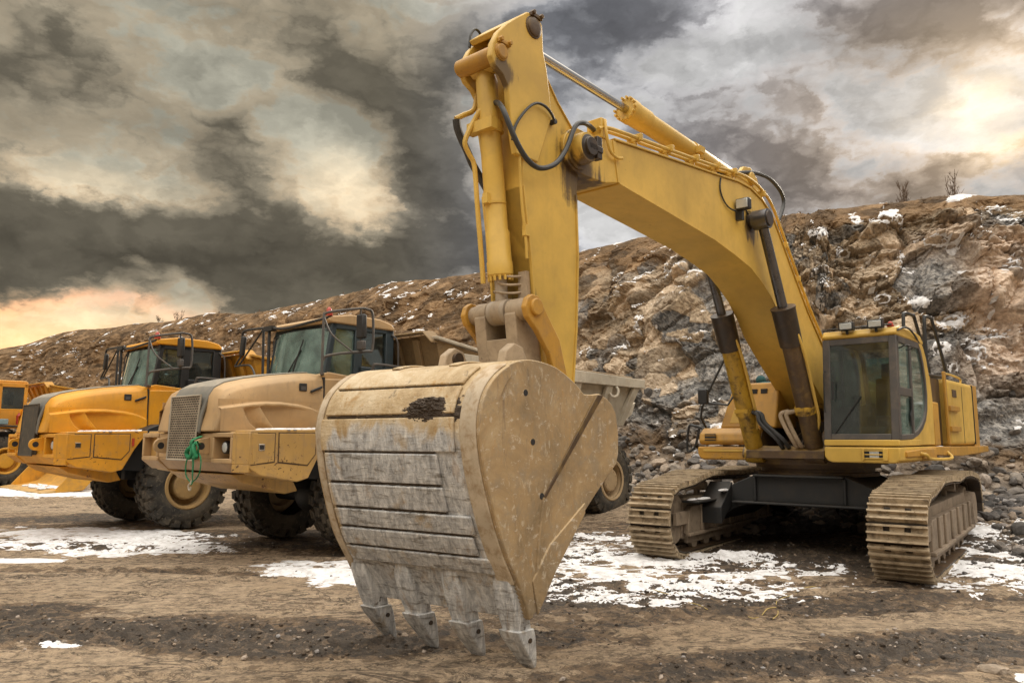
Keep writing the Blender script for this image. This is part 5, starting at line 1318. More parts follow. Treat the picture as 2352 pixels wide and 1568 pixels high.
SCHEMES['orange']['paint'] = worn('orange_paint', (0.68, 0.30, 0.030), dirt=(0.4, 0.22, 0.06), dirt_amt=0.3, rust=0.04, rough=0.5)
SCHEMES['orange']['rim'] = worn('bright_yellow_rim', (0.66, 0.33, 0.03), dirt=(0.35, 0.2, 0.06), dirt_amt=0.4, rust=0.05, rough=0.5)
M['mirror_black'] = plain('black_plastic', (0.02, 0.02, 0.021), 0.5)

WHEEL = {}
def wheel(parent, x, y, z, out, scheme, key, spin=0.0):
    """tyre with block tread (own mesh shared by copies), rim as a part of it; out = +1/-1 outer side"""
    Rr, w = .775, .58
    k = (key, out)
    if k not in WHEEL:
        b = MB()
        h = w / 2
        b.lathe((0, -h, 0), (0, h, 0), [(.03, .40), (.01, .44), (.0, .50), (.0, .60), (.03, .67), (.08, .715), (.16, .725), (w - .16, .725), (w - .08, .715), (w - .03, .67), (w, .60), (w, .50), (w - .01, .44), (w - .03, .40)], 48, cap=False)
        n = 22
        for i in range(n):
            for sd in (-1, 1):
                a0 = 2 * math.pi * (i + (0.5 if sd > 0 else 0)) / n
                # chunky shoulder block and centre block, chevron like
                def blk(y0, y1, am0, am1, r0, r1, yaw):
                    V = []
                    for r in (r0, r1):
                        kk = 1.0 if r == r0 else .86
                        ym = (y0 + y1) / 2; dy = (y1 - y0) / 2 * kk
                        for (yy, aa) in ((ym - dy, am0), (ym + dy, am0 + yaw), (ym + dy, am1 + yaw), (ym - dy, am1)):
                            am = (am0 + am1) / 2; aa = am + (aa - am) * (kk if True else 1)
                            rr = r - (.055 * max(0, (abs(yy) - .17) / .12) if r == r1 else 0)
                            V.append((rr * math.cos(aa), yy, rr * math.sin(aa)))
                    b.slab(V)
                da = 2 * math.pi / n
                y0, y1 = (.125, .292) if sd > 0 else (-.292, -.125)
                blk(y0, y1, a0, a0 + da * .74, .69, Rr, da * .12 * sd)
                y0, y1 = (.008, .112) if sd > 0 else (-.112, -.008)
                blk(y0, y1, a0 + da * .30, a0 + da * 1.04, .69, Rr, da * .10 * sd)
                # sidewall lug of the shoulder
                V = []
                for (r, yy) in ((.745, sd * .285), (.62, sd * .297)):
                    for aa in (a0 + da * .06, a0 + da * .66):
                        V.append((r * math.cos(aa), yy, r * math.sin(aa))); V.append((r * math.cos(aa), yy - sd * .05, r * math.sin(aa)))
                b.add(V, [(0, 2, 6, 4), (1, 5, 7, 3), (0, 4, 5, 1), (2, 3, 7, 6), (0, 1, 3, 2), (4, 6, 7, 5)])
        ty = b.build('tyre', M['tyre'], None)
        r_ = MB(); s = out
        r_.lathe((0, s * (h - .015), 0), (0, -s * h, 0), [(.0, .36), (-.012, .405), (.0, .425), (.03, .43), (.05, .40), (.05, .375), (.13, .355), (.22, .345), (.24, .30), (.24, .265), (.20, .255), (.06, .245), (.035, .225), (.03, .18), (.03, .001)], 40, cap=False)
        ri = r_.build('rim', SCHEMES[scheme]['rim'], None)
        g = MB()
        for i in range(20):
            a = 2 * math.pi * i / 20; yy = s * (h - .015 - .24)
            g.cyl((.285 * math.cos(a), yy, .285 * math.sin(a)), (.285 * math.cos(a), yy + s * .03, .285 * math.sin(a)), .013, n=6)
        for i in range(10):
            a = 2 * math.pi * i / 10; yy = s * (h - .015 - .03)
            g.cyl((.19 * math.cos(a), yy, .19 * math.sin(a)), (.19 * math.cos(a), yy + s * .012, .19 * math.sin(a)), .012, n=6)
        g = g.build('wheel_nuts', SCHEMES[scheme]['rim'], None)
        WHEEL[k] = (ty.data, ri.data, g.data)
        for o in (ty, ri, g): bpy.data.objects.remove(o)
    td, rd, gd = WHEEL[k]
    t = bpy.data.objects.new('wheel', td); COL.objects.link(t); t.parent = parent
    t.location = (x, y, z); t.rotation_euler = (0, spin, 0)
    r = bpy.data.objects.new('rim', rd); COL.objects.link(r); r.parent = t
    r2 = bpy.data.objects.new('wheel_nuts', gd); COL.objects.link(r2); r2.parent = t
    return t

def build_hauler(root, scheme, old=False):
    S = SCHEMES[scheme]; P, Lw, DB = S['paint'], S['lower'], S['dump']; BK = M['mirror_black']; CB = S['cab']
    # wheels
    for i, (x, sp) in enumerate(((.13, .3), (-4.35, 1.1), (-6.05, .7))):
        for sd in (1, -1): wheel(root, x, 1.09 * sd, .775, sd, scheme, scheme, sp + .4 * sd)
    b = MB()
    for x in (.20, -4.35, -6.05): b.cyl((x, -1.0, .76), (x, 1.0, .76), .12, n=14); b.ball((x, 0, .76), (.32, .36, .30), 14, 10)
    b.box(-7.2, .9, -.42, -.26, .88, 1.12); b.box(-7.2, .9, .26, .42, .88, 1.12); b.cyl((-2.4, 0, .5), (-2.4, 0, 1.5), .22, n=16)
    b.prism([(1.3, 1.1), (.4, 1.0), (.2, 1.4), (-.4, 1.7), (1.2, 1.7)], -1.0, 1.0)
    b.build('chassis', M['chassis'], root, .01)
    # skid plate
    b = MB(); b.prism([(2.16, 1.16), (2.0, 1.05), (1.35, .87), (1.15, .90), (1.3, 1.18)], -.85, .95); b.build('skid_plate', Lw, root, .015)
    # front bumper: two lamp boxes and the centre beam
    bp = MB()
    fx0 = 2.33
    bp.prism([(fx0 - .05, -.86), (fx0 - .05, .70), (1.9, .70), (1.9, -.86)], 1.30, 1.36, 'z')
    bp.prism([(fx0 - .02, 1.375), (fx0 - .03, 1.325), (2.16, 1.19), (1.7, 1.14), (1.5, 1.30), (1.6, 1.40)], -.87, .72)
    bp.box(1.9, fx0 - .015, -.87, .72, 1.36, 1.70)
    bump_o = bp.build('bumper', P, root, .012)
    for y0, y1, lamp in ((.72, 1.25, True), (-1.40, -.87, False)):
        b = MB()
        b.box(1.95, fx0, y0, y1, 1.645, 1.705); b.box(1.95, fx0, y0, y0 + .055, 1.37, 1.645); b.box(1.95, fx0, y1 - .055, y1, 1.37, 1.645)
        b.prism([(fx0, 1.37), (fx0, 1.315), (2.17, 1.185), (1.9, 1.18), (1.9, 1.37)], y0, y1)
        b.box(1.95, 2.06, y0 + .05, y1 - .05, 1.37, 1.65)
        lb = b.build('lamp_box', P, bump_o, .010)
        yc = (y0 + y1) / 2 - .03
        if lamp or scheme != 'tan':
            l = MB(); l.lathe((2.15, yc, 1.515), (2.27, yc, 1.515), [(0, .03), (0, .05), (.03, .085), (.10, .085), (.12, .078), (.12, .06)], 18); lo = l.build('headlamp', M['mirror_black'], lb)
            l = MB(); l.lathe((2.265, yc, 1.515), (2.285, yc, 1.515), [(0, .07), (.0, .074), (.015, .05), (.02, .001)], 18); l.build('lens', M['lens'], lo)
    b = MB(); b.prism([(fx0, 1.26), (2.215, 1.475), (2.10, 1.475), (2.10, 1.26)], 1.30, 1.705, 'z'); b.prism([(fx0 - .0, 1.26), (2.215, 1.475), (2.12, 1.40), (2.10, 1.26)], 1.20, 1.30, 'z')
    b.build('corner_plate', Lw, bump_o, .008)
    b = MB()   # tow lugs
    for y in (-.57, .62):
        prof = [(fx0 - .02, 1.43), (fx0 + .04, 1.42)] + arc(fx0 + .10, 1.53, .10, -70, 95, 9) + [(fx0 - .02, 1.645)]
        b.prism(prof, y - .022, y + .022)
    lug = b.build('tow_lug', P, bump_o, .008, split=1)
    b = MB()
    for y in (-.57, .62): b.cyl((fx0 + .10, y - .0235, 1.53), (fx0 + .10, y + .0235, 1.53), .048, n=16)
    b.build('lug_hole', M['mirror_black'], lug, split=1)
    # side box with hatches, running back and cut away over the wheel
    sx = MB()
    for sd in (1, -1):
        y0, y1 = (1.10, 1.47) if sd > 0 else (-1.47, -1.10)
        sx.prism([(2.215, 1.735), (.93, 1.755), (1.14, 1.45), (1.33, 1.10), (1.50, 1.06), (2.05, 1.16), (2.215, 1.26)], y0, y1)
    sx.box(.95, 2.21, -1.12, 1.12, 1.66, 1.72)
    sb = sx.build('side_box', Lw, root, .014)
    for sd in (1, -1):
        yy = 1.47 * sd; o = .010 * sd
        h = MB(); h.prism([(2.17, 1.69), (1.86, 1.69), (1.86, 1.335), (2.17, 1.305)], yy, yy + o); ha = h.build('hatch', Lw, sb, .004)
        h = MB(); h.box(2.00, 2.09, min(yy, yy + o * 1.6), max(yy, yy + o * 1.6), 1.475, 1.56); h.build('latch_plate', M['chrome'], ha, .003)
        h = MB(); h.box(2.015, 2.075, min(yy, yy + o * 2), max(yy, yy + o * 2), 1.49, 1.545); h.build('latch', BK, ha)
        h = MB(); h.prism([(1.79, 1.695), (1.24, 1.695), (1.24, 1.42), (1.36, 1.28), (1.79, 1.33)], yy, yy + o); h.build('side_panel', Lw, sb, .004)
        h = MB(); h.box(1.165, 1.20, min(yy, yy + o * 2), max(yy, yy + o * 2), 1.50, 1.63); h.build('marker_lamp', M['red_lens'] if not scheme == 'tan' else BK, sb)
        h = MB()   # dark seams round hatch and panel
        for c in ([(2.185, 1.705), (1.845, 1.705), (1.845, 1.32), (2.185, 1.288)], [(1.805, 1.71), (1.225, 1.71), (1.225, 1.415), (1.352, 1.262), (1.805, 1.312)]):
            h.prism(c, yy - o * .2, yy + o * .3)
        h.build('seam', M['brown_oily'], sb, split=1)
    # engine hood: rounded cross-sections lofted along the length
    HW = .95
    def sec(x, zt, w, zb=1.72):
        ch = .20
        pts = [(-w, zb), (-w, zt - ch - .06), (-w + .03, zt - ch * .55), (-w + .11, zt - ch * .18), (-w + .24, zt - .02), (-w * .4, zt + .02), (0, zt + .03), (w * .4, zt + .02), (w - .24, zt - .02), (w - .11, zt - ch * .18), (w - .03, zt - ch * .55), (w, zt - ch - .06), (w, zb)]
        return [(x, y, z) for y, z in pts]
    hood = MB()
    secs = [sec(2.31, 2.02, .84), sec(2.29, 2.20, .86), sec(2.22, 2.31, .89), sec(2.08, 2.385, .925), sec(1.8, 2.455, HW), sec(1.4, 2.525, HW), sec(1.0, 2.575, HW), sec(.76, 2.60, HW)]
    secs[0] = [(2.36 if z < 1.9 else x, y, z) for x, y, z in secs[0]]
    hood.loft(secs, closed=True)
    hd = hood.build('engine_hood', P, root, .02, angle=40)
    ds = MB()      # dark central strip over the top and down the nose
    W_ = .50
    rows = []
    for q in secs:
        x = q[6][0]; zt = q[6][2] + .008
        rows.append([(x, y, zt - .012 * (abs(y) / W_) ** 2) for y in np.linspace(-W_, W_, 7)])
    rows[0] = [(2.335, y, 2.10) for y in np.linspace(-W_, W_, 7)]
    nose = [[(2.385, y, 1.72) for y in np.linspace(-.46, .46, 7)], [(2.37, y, 1.95) for y in np.linspace(-.485, .485, 7)]]
    allr = nose + rows
    ds.loft([r + [(p[0] - .03, p[1], p[2] - .03) for p in reversed(r)] for r in allr])
    ds.build('bonnet_strip', M['bonnet_dark'], hd, .01)
    g = MB(); g.slab([(2.33, -.385, 1.35), (2.33, .36, 1.35), (2.345, .42, 2.18), (2.345, -.42, 2.18), (2.405, -.385, 1.35), (2.405, .36, 1.35), (2.36, .42, 2.20), (2.36, -.42, 2.20)])
    gr = g.build('grille', M[S['grille']], hd)
    g = MB()
    for a, c in [((2.405, -.395, 1.34), (2.362, -.43, 2.21)), ((2.405, .37, 1.34), (2.362, .43, 2.21)), ((2.362, -.43, 2.21), (2.362, .43, 2.21)), ((2.405, -.395, 1.34), (2.405, .37, 1.34))]: g.tube([a, c], .013, 6, 0)
    g.build('grille_frame', M['grille_edge'] if scheme == 'tan' else M['grille_dark'], gr)
    # pressed side panel: an arched swage with two scoops hollowed under it
    gx = np.linspace(.775, 2.32, 150); gz = np.linspace(1.725, 2.15, 52)
    PX, PZ = np.meshgrid(gx, gz, indexing='ij'); px_, pz_ = PX.ravel(), PZ.ravel()
    archz = np.interp(px_, [.775, .9, 1.02, 1.2, 1.5, 1.75, 1.94, 2.2, 2.4], [1.97, 2.03, 2.07, 2.105, 2.13, 2.125, 2.107, 2.065, 2.03])
    l1 = np.interp(pz_, [1.725, 1.76, 1.84, 1.94, 2.02, 2.10], [1.84, 1.88, 1.97, 2.035, 2.06, 2.06])
    l2 = np.interp(pz_, [1.725, 1.795, 1.94, 2.045, 2.12], [1.56, 1.63, 1.75, 1.82, 1.85])
    raised = smooth(archz - pz_, -.004, .026)
    under = smooth(archz - .052 - pz_, 0, .018)
    in2 = smooth(l2 - px_, 0, .012); in1 = smooth(l1 - px_, 0, .012) * (1 - in2)
    d2 = in2 * (1 - smooth((l2 - px_) / .80, 0.12, 1.0)); d1 = in1 * (1 - .85 * smooth((l1 - px_) / .26, 0.15, 1.0))
    hgt = .088 * raised - .085 * under * np.clip(d1 + d2, 0, 1)
    hgt *= smooth(px_, .775, .80)
    hgt -= .035 * smooth(px_, 2.20, 2.32)
    halfw = np.interp(px_, [1.8, 2.08, 2.22, 2.32], [HW, .925, .89, .85])
    for sd in (1, -1):
        y = HW * sd; o = sd
        V = np.stack([px_, sd * (halfw + .003 + hgt), pz_], 1)
        Fq = grid_faces(150, 52)
        pm = np_mesh('side_panel', V, Fq if sd < 0 else Fq[:, ::-1])
        link('side_panel', pm, P, hd)
        f = MB(); f.box(1.06, 1.18, y - .01 if o > 0 else y - .012, y + .012 if o > 0 else y + .01, 2.30, 2.41); v_ = f.build('vent_frame', M['mirror_black'], hd, .004)
        f = MB(); f.box(1.08, 1.16, y + .005 * o - .009, y + .005 * o + .009, 2.315, 2.37); f.build('vent_flap', M['frame_grey'], v_)
        f = MB(); f.slab([(1.00, y, 2.28), (.81, y, 2.355), (.81, y, 2.39), (1.00, y, 2.315), (1.00, y + .035 * o, 2.28), (.81, y + .035 * o, 2.355), (.81, y + .035 * o, 2.39), (1.00, y + .035 * o, 2.315)]); f.build('hood_latch', BK, hd, .008)
        f = MB(); f.prism([(.775, 1.73), (.775, 2.52), (.755, 2.52), (.755, 1.73)], y - .05 * o, y + .004 * o); f.build('hood_seam', BK, hd)
    # cab lower body and cowl behind the hood
    b = MB(); b.prism([(.75, 1.98), (.75, 2.56), (.60, 2.62), (-.66, 2.50), (-.66, 1.98)], -.80, .80); b.prism([(.745, 1.80), (.75, 2.50), (.22, 2.52), (.16, 2.0), (.30, 1.80)], -.94, .94); cabl = b.build('cab', P, root, .02)
    rf = MB()
    if not old: rf.prism([(.60, 3.37), (.64, 3.42), (.56, 3.47), (.2, 3.53), (-.35, 3.52), (-.58, 3.47), (-.66, 3.40), (-.64, 3.36)], -.82, .82)
    else: rf.prism([(.98, 3.24), (1.02, 3.30), (.85, 3.36), (-.36, 3.36), (-.45, 3.30), (-.42, 3.24)], -.95, .95)
    rf.build('cab_roof', P, cabl, .05, seg=3)
    pf = MB()
    def bar(a, c, ya, yb, wd):
        pf.slab([(a[0], ya, a[1]), (a[0] - wd, ya, a[1]), (c[0] - wd, ya, c[1]), (c[0], ya, c[1]), (a[0], yb, a[1]), (a[0] - wd, yb, a[1]), (c[0] - wd, yb, c[1]), (c[0], yb, c[1])])
    if not old:
        for sd in (1, -1):
            yo, yi = .79 * sd, .71 * sd
            bar((.66, 2.52), (.53, 3.38), yo, yi, .085)
            bar((.15, 1.98), (.10, 3.38), yo, yi, .15); bar((-.50, 2.0), (-.50, 3.40), yo, yi, .16)
            pf.prism([(.56, 3.29), (-.64, 3.30), (-.64, 3.38), (.54, 3.38)], min(yo, yi), max(yo, yi)); pf.prism([(.10, 2.0), (-.64, 2.0), (-.64, 2.74), (.05, 2.74)], min(yo, yi), max(yo, yi))
        pf.prism([(.57, 3.25), (.53, 3.38), (.47, 3.38), (.51, 3.25)], -.79, .79)
        pf.box(-.66, -.60, -.72, .72, 2.0, 3.38)
    else:
        for sd in (1, -1):
            yo, yi = 1.0 * sd, .93 * sd
            bar((1.0, 1.9), (.98, 3.26), yo, yi, .10); bar((.40, 1.9), (.40, 3.26), yo, yi, .10); bar((-.32, 1.9), (-.32, 3.26), yo, yi, .10)
            pf.prism([(1.0, 3.14), (-.42, 3.14), (-.42, 3.27), (1.0, 3.27)], min(yo, yi), max(yo, yi)); pf.prism([(1.0, 1.8), (-.42, 1.8), (-.42, 2.42), (1.0, 2.42)], min(yo, yi), max(yo, yi))
        pf.box(-.42, -.36, -.95, .95, 2.0, 3.28)
    pf.build('cab_frame', CB if not old else P, cabl, .012)
    w = MB()
    if not old:
        rows = []
        for z, x_m, x_e in ((2.54, .78, .655), (3.30, .64, .535)):
            r = []
            for y in np.linspace(-.74, .74, 13):
                t = abs(y) / .74
                r.append((x_m - (x_m - x_e) * t ** 2.2, y, z))
            rows.append(r)
        w.loft([rows[0] + [(p[0] - .01, p[1], p[2]) for p in reversed(rows[0])], rows[1] + [(p[0] - .01, p[1], p[2]) for p in reversed(rows[1])]])
        w.build('windscreen', M['glass_green'], cabl, angle=60)
        for sd in (1, -1):
            w = MB(); w.prism([(.62, 2.52), (.08, 2.02), (.08, 3.30), (.50, 3.30)], .735 * sd, .745 * sd); w.build('door_window', M['glass_green'] if scheme == 'tan' else M['glass'], cabl)
            w = MB(); w.prism([(.02, 2.72), (-.54, 2.72), (-.54, 3.31), (.02, 3.31)], .735 * sd, .745 * sd); w.build('side_window', M['glass'], cabl)
        w = MB(); w.tube([(.785, -.06, 2.56), (.755, .10, 2.78), (.70, .22, 2.98)], .011, 6, 0); w.tube([(.79, .14, 2.62), (.765, .19, 2.8), (.685, .25, 3.14)], lambda t: .016 - .010 * abs(t - .3), 6, 0); w.build('wiper', BK, cabl)
        w = MB(); w.tube([(.58, -.72, 3.30), (.60, -.74, 3.20), (.62, -.70, 3.0), (.65, -.68, 2.95)], .009, 6, 4); w.build('cab_cable', BK, cabl)
        w = MB(); w.tube([(.38, -.05, 2.74), (.44, .12, 2.88), (.44, .32, 2.88), (.38, .47, 2.74), (.40, .21, 2.64), (.38, -.05, 2.74)], .016, 6, 4); w.cyl((.40, .21, 2.75), (.5, .21, 2.5), .03, n=8)
        w.build('steering_wheel', M['seat'], cabl)
        w = MB(); w.prism([(-.35, 2.30), (.10, 2.30), (.10, 2.42), (-.35, 2.42)], -.10, .42); w.prism([(-.42, 2.40), (-.28, 2.42), (-.36, 2.95), (-.48, 2.95)], -.05, .38); w.prism([(-.44, 2.97), (-.38, 2.98), (-.40, 3.15), (-.46, 3.15)], .06, .27); w.box(.35, .62, -.68, .68, 2.45, 2.57); w.build('seat', M['seat'], cabl, .03)
    else:
        w.box(.96, .97, -.93, .93, 2.42, 3.16)
        w.build('windscreen', M['glass'], cabl)
        for sd in (1, -1):
            w = MB(); w.prism([(.92, 2.42), (.38, 2.42), (.38, 3.15), (.92, 3.15)], .955 * sd, .965 * sd); w.build('door_window', M['glass'], cabl)
            w = MB(); w.prism([(.32, 2.42), (-.36, 2.42), (-.36, 3.15), (.32, 3.15)], .955 * sd, .965 * sd); w.build('side_window', M['glass'], cabl)
        w = MB(); w.box(-.1, .3, -.3, .3, 2.0, 2.5); w.box(-.2, -.05, -.3, .3, 2.4, 3.0); w.build('seat', M['seat'], cabl, .03)
        w = MB()
        w.tube([(.90, 1.06, 2.90), (.72, 1.2, 2.88), (.58, 1.25, 2.60), (.50, 1.25, 2.42), (-.40, 1.25, 2.40)], .02, 6, 3); w.tube([(-.40, 1.25, 2.55), (-.40, 1.25, 1.90)], .022, 6, 0); w.tube([(.4, 1.25, 2.42), (.4, 1.25, 1.9)], .022, 6, 0)
        w.build('handrail', SCHEMES['yellow']['paint'], cabl)
        w = MB(); w.lathe((-.15, 1.30, 1.93), (-.15, 1.30, 2.30), [(0, .02), (0, .085), (.28, .085), (.34, .04), (.37, .03), (.37, .001)], 14); w.build('fire_extinguisher', plain('red_cylinder', (0.32, 0.02, 0.015), 0.4), cabl)
        w = MB(); w.box(.15, .75, 1.05, 1.35, 1.92, 2.10); w.build('battery_box', plain('faded_blue_box', (0.20, 0.28, 0.30), 0.6), cabl, .02)
    # fenders over the front wheels
    f = MB()
    for sd in (1, -1):
        y0, y1 = (1.02, 1.46) if sd > 0 else (-1.46, -1.02)
        l = [(1.05, 1.66), (.93, 1.80), (.72, 1.88), (.2, 1.90), (-.35, 1.88), (-.60, 1.74)]
        f.strip(list(reversed(l)), y0, y1, -.05); f.prism([(.98, 1.72), (.75, 1.86), (.50, 1.87), (.72, 1.74)], y1 - .02 if sd > 0 else y0, y1 if sd > 0 else y0 + .02)
    f.build('fender', BK, root, .015, split=2)
    # mirrors on tubular guards
    if not old:
        m_ = MB()
        m_.tube([(.82, .96, 2.56), (.80, .94, 3.38), (.78, .95, 3.46), (.72, 1.05, 3.49), (.42, 1.28, 3.545), (.30, 1.30, 3.55), (.18, 1.30, 3.48), (.17, 1.30, 2.98), (.25, 1.28, 2.92), (.55, 1.14, 2.88), (.76, .97, 2.83), (.80, .95, 2.76)], .020, 8, 4)
        m_.tube([(.80, .95, 3.40), (.72, 1.04, 3.15), (.46, 1.20, 2.90)], .013, 6, 4); m_.tube([(.38, 1.27, 3.54), (.36, 1.26, 2.95)], .014, 6, 0); m_.tube([(.70, .80, 2.58), (.84, .98, 2.58)], .03, 8, 0)
        lm = m_.build('mirror_arm', M['frame_grey'], cabl)
        q = MB(); q.slab([(.40, 1.18, 3.10), (.40, 1.36, 3.10), (.405, 1.36, 3.47), (.405, 1.18, 3.47), (.31, 1.19, 3.10), (.31, 1.35, 3.10), (.315, 1.35, 3.47), (.315, 1.19, 3.47)]); q.build('mirror', M['mirror_black'], lm, .03)
        q = MB(); q.slab([(.39, 1.19, 2.93), (.39, 1.36, 2.93), (.395, 1.36, 3.07), (.395, 1.19, 3.07), (.32, 1.20, 2.93), (.32, 1.35, 2.93), (.325, 1.35, 3.07), (.325, 1.20, 3.07)]); q.build('lower_mirror', M['frame_grey'], lm, .02)
        m_ = MB()
        m_.tube([(.62, .80, 3.44), (.66, .3, 3.40), (.66, -.30, 3.37), (.66, -.72, 3.415), (.65, -1.1, 3.445), (.64, -1.58, 3.455), (.64, -1.68, 3.40)], .022, 8, 3)
        m_.tube([(.64, -1.68, 3.40), (.64, -1.66, 3.05), (.64, -1.88, 2.87)], .016, 6, 0); m_.tube([(.65, -.98, 3.43), (.64, -1.76, 2.86)], .016, 6, 0)
        m_.tube([(.64, -1.88, 2.86), (.66, -1.40, 2.85), (.74, -1.10, 2.74), (.80, -.92, 2.60)], .018, 6, 4)
        m_.tube([(.65, -.98, 3.43), (.68, -.90, 2.56)], .022, 8, 0); m_.tube([(.65, -.80, 3.40), (.68, -.74, 2.56)], .026, 8, 0)
        m_.box(.60, .70, -.90, -.66, 3.37, 3.45)
        rm = m_.build('mirror_arm', M['mirror_black'], cabl)
        q = MB(); q.slab([(.68, -1.72, 3.03), (.68, -1.60, 3.03), (.685, -1.54, 3.36), (.685, -1.66, 3.36), (.60, -1.74, 3.03), (.60, -1.62, 3.03), (.605, -1.56, 3.36), (.605, -1.68, 3.36)]); q.build('mirror', M['mirror_black'], rm, .03)
        q = MB(); q.tube([(-.60, .80, 3.30), (-.70, .84, 3.18), (-.72, .84, 2.74)], .016, 6, 3); q.tube([(-.05, 1.0, 2.55), (-.07, 1.02, 2.72), (-.14, 1.03, 2.77), (-.80, 1.03, 2.75)], .022, 6, 3); q.build('grab_rail', M['frame_grey'], cabl)
        q = MB(); q.lathe((.60, .78, 3.47), (.60, .78, 3.64), [(0, .03), (0, .055), (.05, .055), (.055, .042), (.10, .038), (.125, .02), (.135, .001)], 14); q.build('beacon', M['red_lens'], cabl)
    # dump body: V floor, raked front wall with canopy, long sides
    d = MB()
    Wt, Wb = 1.46, 1.02
    def plate(pts, off):
        pts = [np.array(p, float) for p in pts]; n_ = np.cross(pts[1] - pts[0], pts[2] - pts[0]); n_ /= np.linalg.norm(n_)
        d.slab([tuple(p) for p in pts] + [tuple(p + n_ * off) for p in pts])
    x_f, x_r = -1.20, -7.05
    zf_top, zr_top = 2.98, 2.86
    for sd in (1, -1):
        plate([(x_f, Wt * sd, 2.98), (x_r, Wt * sd, zr_top), (x_r + .42, (Wb + .20) * sd, 1.95), (x_f - .4, (Wb + .20) * sd, 2.10)], .05 * sd)
        plate([(x_f - .4, (Wb + .20) * sd, 2.10), (x_r + .42, (Wb + .20) * sd, 1.95), (x_r + .62, .62 * sd, 1.80), (x_f - .75, .62 * sd, 1.55)], .05 * sd)
    plate([(x_f - .75, -.62, 1.55), (x_f - .75, .62, 1.55), (x_r + .62, .62, 1.80), (x_r + .62, -.62, 1.80)], .05)
    plate([(x_f, -1.42, 2.98), (x_f, 1.42, 2.98), (x_f - .75, .85, 1.55), (x_f - .75, -.85, 1.55)], .05)
    dump = d.build('dump_body', DB, root, .012)
    d = MB()   # top rails, corner posts and ribs
    for sd in (1, -1):
        y0, y1 = (Wt - .04, Wt + .10) if sd > 0 else (-Wt - .10, -Wt + .04)
        d.prism([(x_f + .05, 3.02), (x_r - .05, 2.89), (x_r - .05, 2.70), (x_f + .05, 2.72)], y0, y1)
        for x in (-2.2, -3.4, -4.6, -5.7, -6.72):
            d.slab([(x, Wt * sd, 2.74), (x - .22, Wt * sd, 2.74), (x - .12 + (.25 if x < -6 else 0), 1.18 * sd, 1.92), (x + .06 + (.25 if x < -6 else 0), 1.18 * sd, 1.92), (x, (Wt + .08) * sd, 2.74), (x - .22, (Wt + .08) * sd, 2.74), (x - .12 + (.25 if x < -6 else 0), 1.30 * sd, 1.88), (x + .06 + (.25 if x < -6 else 0), 1.30 * sd, 1.88)])
    d.build('body_rib', DB, dump, .012, split=1)
    d = MB()
    for sd in (1, -1):
        d.prism([(x_f - .1, 3.06), (x_r + .4, 2.935), (x_r + .4, 2.91), (x_f - .1, 3.035)], Wt * sd - .05, Wt * sd + .05)
    d.build('wooden_edge', M['link'], dump, .006, split=1)
    d = MB()   # raked headboard, its lip, and the cheek down to the side rail
    out_ = [(-1.46, 3.10), (-1.26, 3.28), (1.26, 3.28), (1.46, 3.10), (.95, 1.70), (-.95, 1.70)]
    xs = lambda z: -.92 - (3.28 - z) * .42
    d.loft([[(xs(z), y, z) for y, z in out_], [(xs(z) - .05, y, z) for y, z in out_]])
    for y in (-1.05, -.55, 0, .55, 1.05): d.loft([[(xs(3.22) + .07, y - .07, 3.22), (xs(3.22) + .07, y + .07, 3.22), (xs(3.22), y + .07, 3.22), (xs(3.22), y - .07, 3.22)], [(xs(1.8) + .07, y * .75 - .07, 1.8), (xs(1.8) + .07, y * .75 + .07, 1.8), (xs(1.8), y * .75 + .07, 1.8), (xs(1.8), y * .75 - .07, 1.8)]])
    lipc = [(-1.50, 3.12), (-1.36, 3.285), (1.36, 3.285), (1.50, 3.12)]
    for a, c in zip(lipc[:-1], lipc[1:]):
        d.slab([(xs(a[1]) + .16, a[0], a[1] + .01), (xs(c[1]) + .16, c[0], c[1] + .01), (xs(c[1]) - .10, c[0], c[1] + .03), (xs(a[1]) - .10, a[0], a[1] + .03), (xs(a[1]) + .16, a[0], a[1] + .045), (xs(c[1]) + .16, c[0], c[1] + .045), (xs(c[1]) - .10, c[0], c[1] + .065), (xs(a[1]) - .10, a[0], a[1] + .065)])
    for sd in (1, -1): d.slab([(-.94, 1.44 * sd, 3.20), (-2.35, 1.50 * sd, 2.97), (-2.2, 1.44 * sd, 2.60), (-1.25, 1.30 * sd, 2.5), (-.94, 1.50 * sd, 3.20), (-2.35, 1.56 * sd, 2.97), (-2.2, 1.50 * sd, 2.60), (-1.25, 1.36 * sd, 2.5)])
    d.build('headboard', S['board'], dump, .012)
    d = MB()
    for sd in (1, -1): d.slab([(-.90, 1.42 * sd, 3.20), (-2.6, 1.46 * sd, 2.965), (-2.6, 1.60 * sd, 2.965), (-.90, 1.56 * sd, 3.20), (-.90, 1.42 * sd, 3.25), (-2.6, 1.46 * sd, 3.015), (-2.6, 1.60 * sd, 3.015), (-.90, 1.56 * sd, 3.25)])
    d.build('cheek_rim', DB, dump, .01, split=1)
    d = MB(); d.tube([(-6.0, 1.50, 2.72), (-6.0, 1.58, 2.62), (-5.95, 1.58, 2.50), (-5.85, 1.54, 2.48), (-5.80, 1.50, 2.55)], .03, 8, 4); d.build('pipe_hook', DB, dump)
    d = MB(); d.prism([(-7.0, 2.30), (-7.25, 2.42), (-7.10, 2.15), (-6.9, 2.05)], .9, 1.2); d.build('mud_flap', DB, dump)
    return root
C43 = heading(43); 
tan_hauler = build_hauler(thing('articulated_hauler', 'dusty tan dump truck with a punched grille and a green strap, parked beside the bucket', 'dump truck', (-2.956, 12.356, .012), heading(41.5), 'articulated dump trucks parked in a row'), 'tan')
yellow_hauler = build_hauler(thing('articulated_hauler', 'amber yellow dump truck with black cab, second from the left in the row', 'dump truck', (-6.784, 15.078, .012), C43, 'articulated dump trucks parked in a row'), 'yellow')
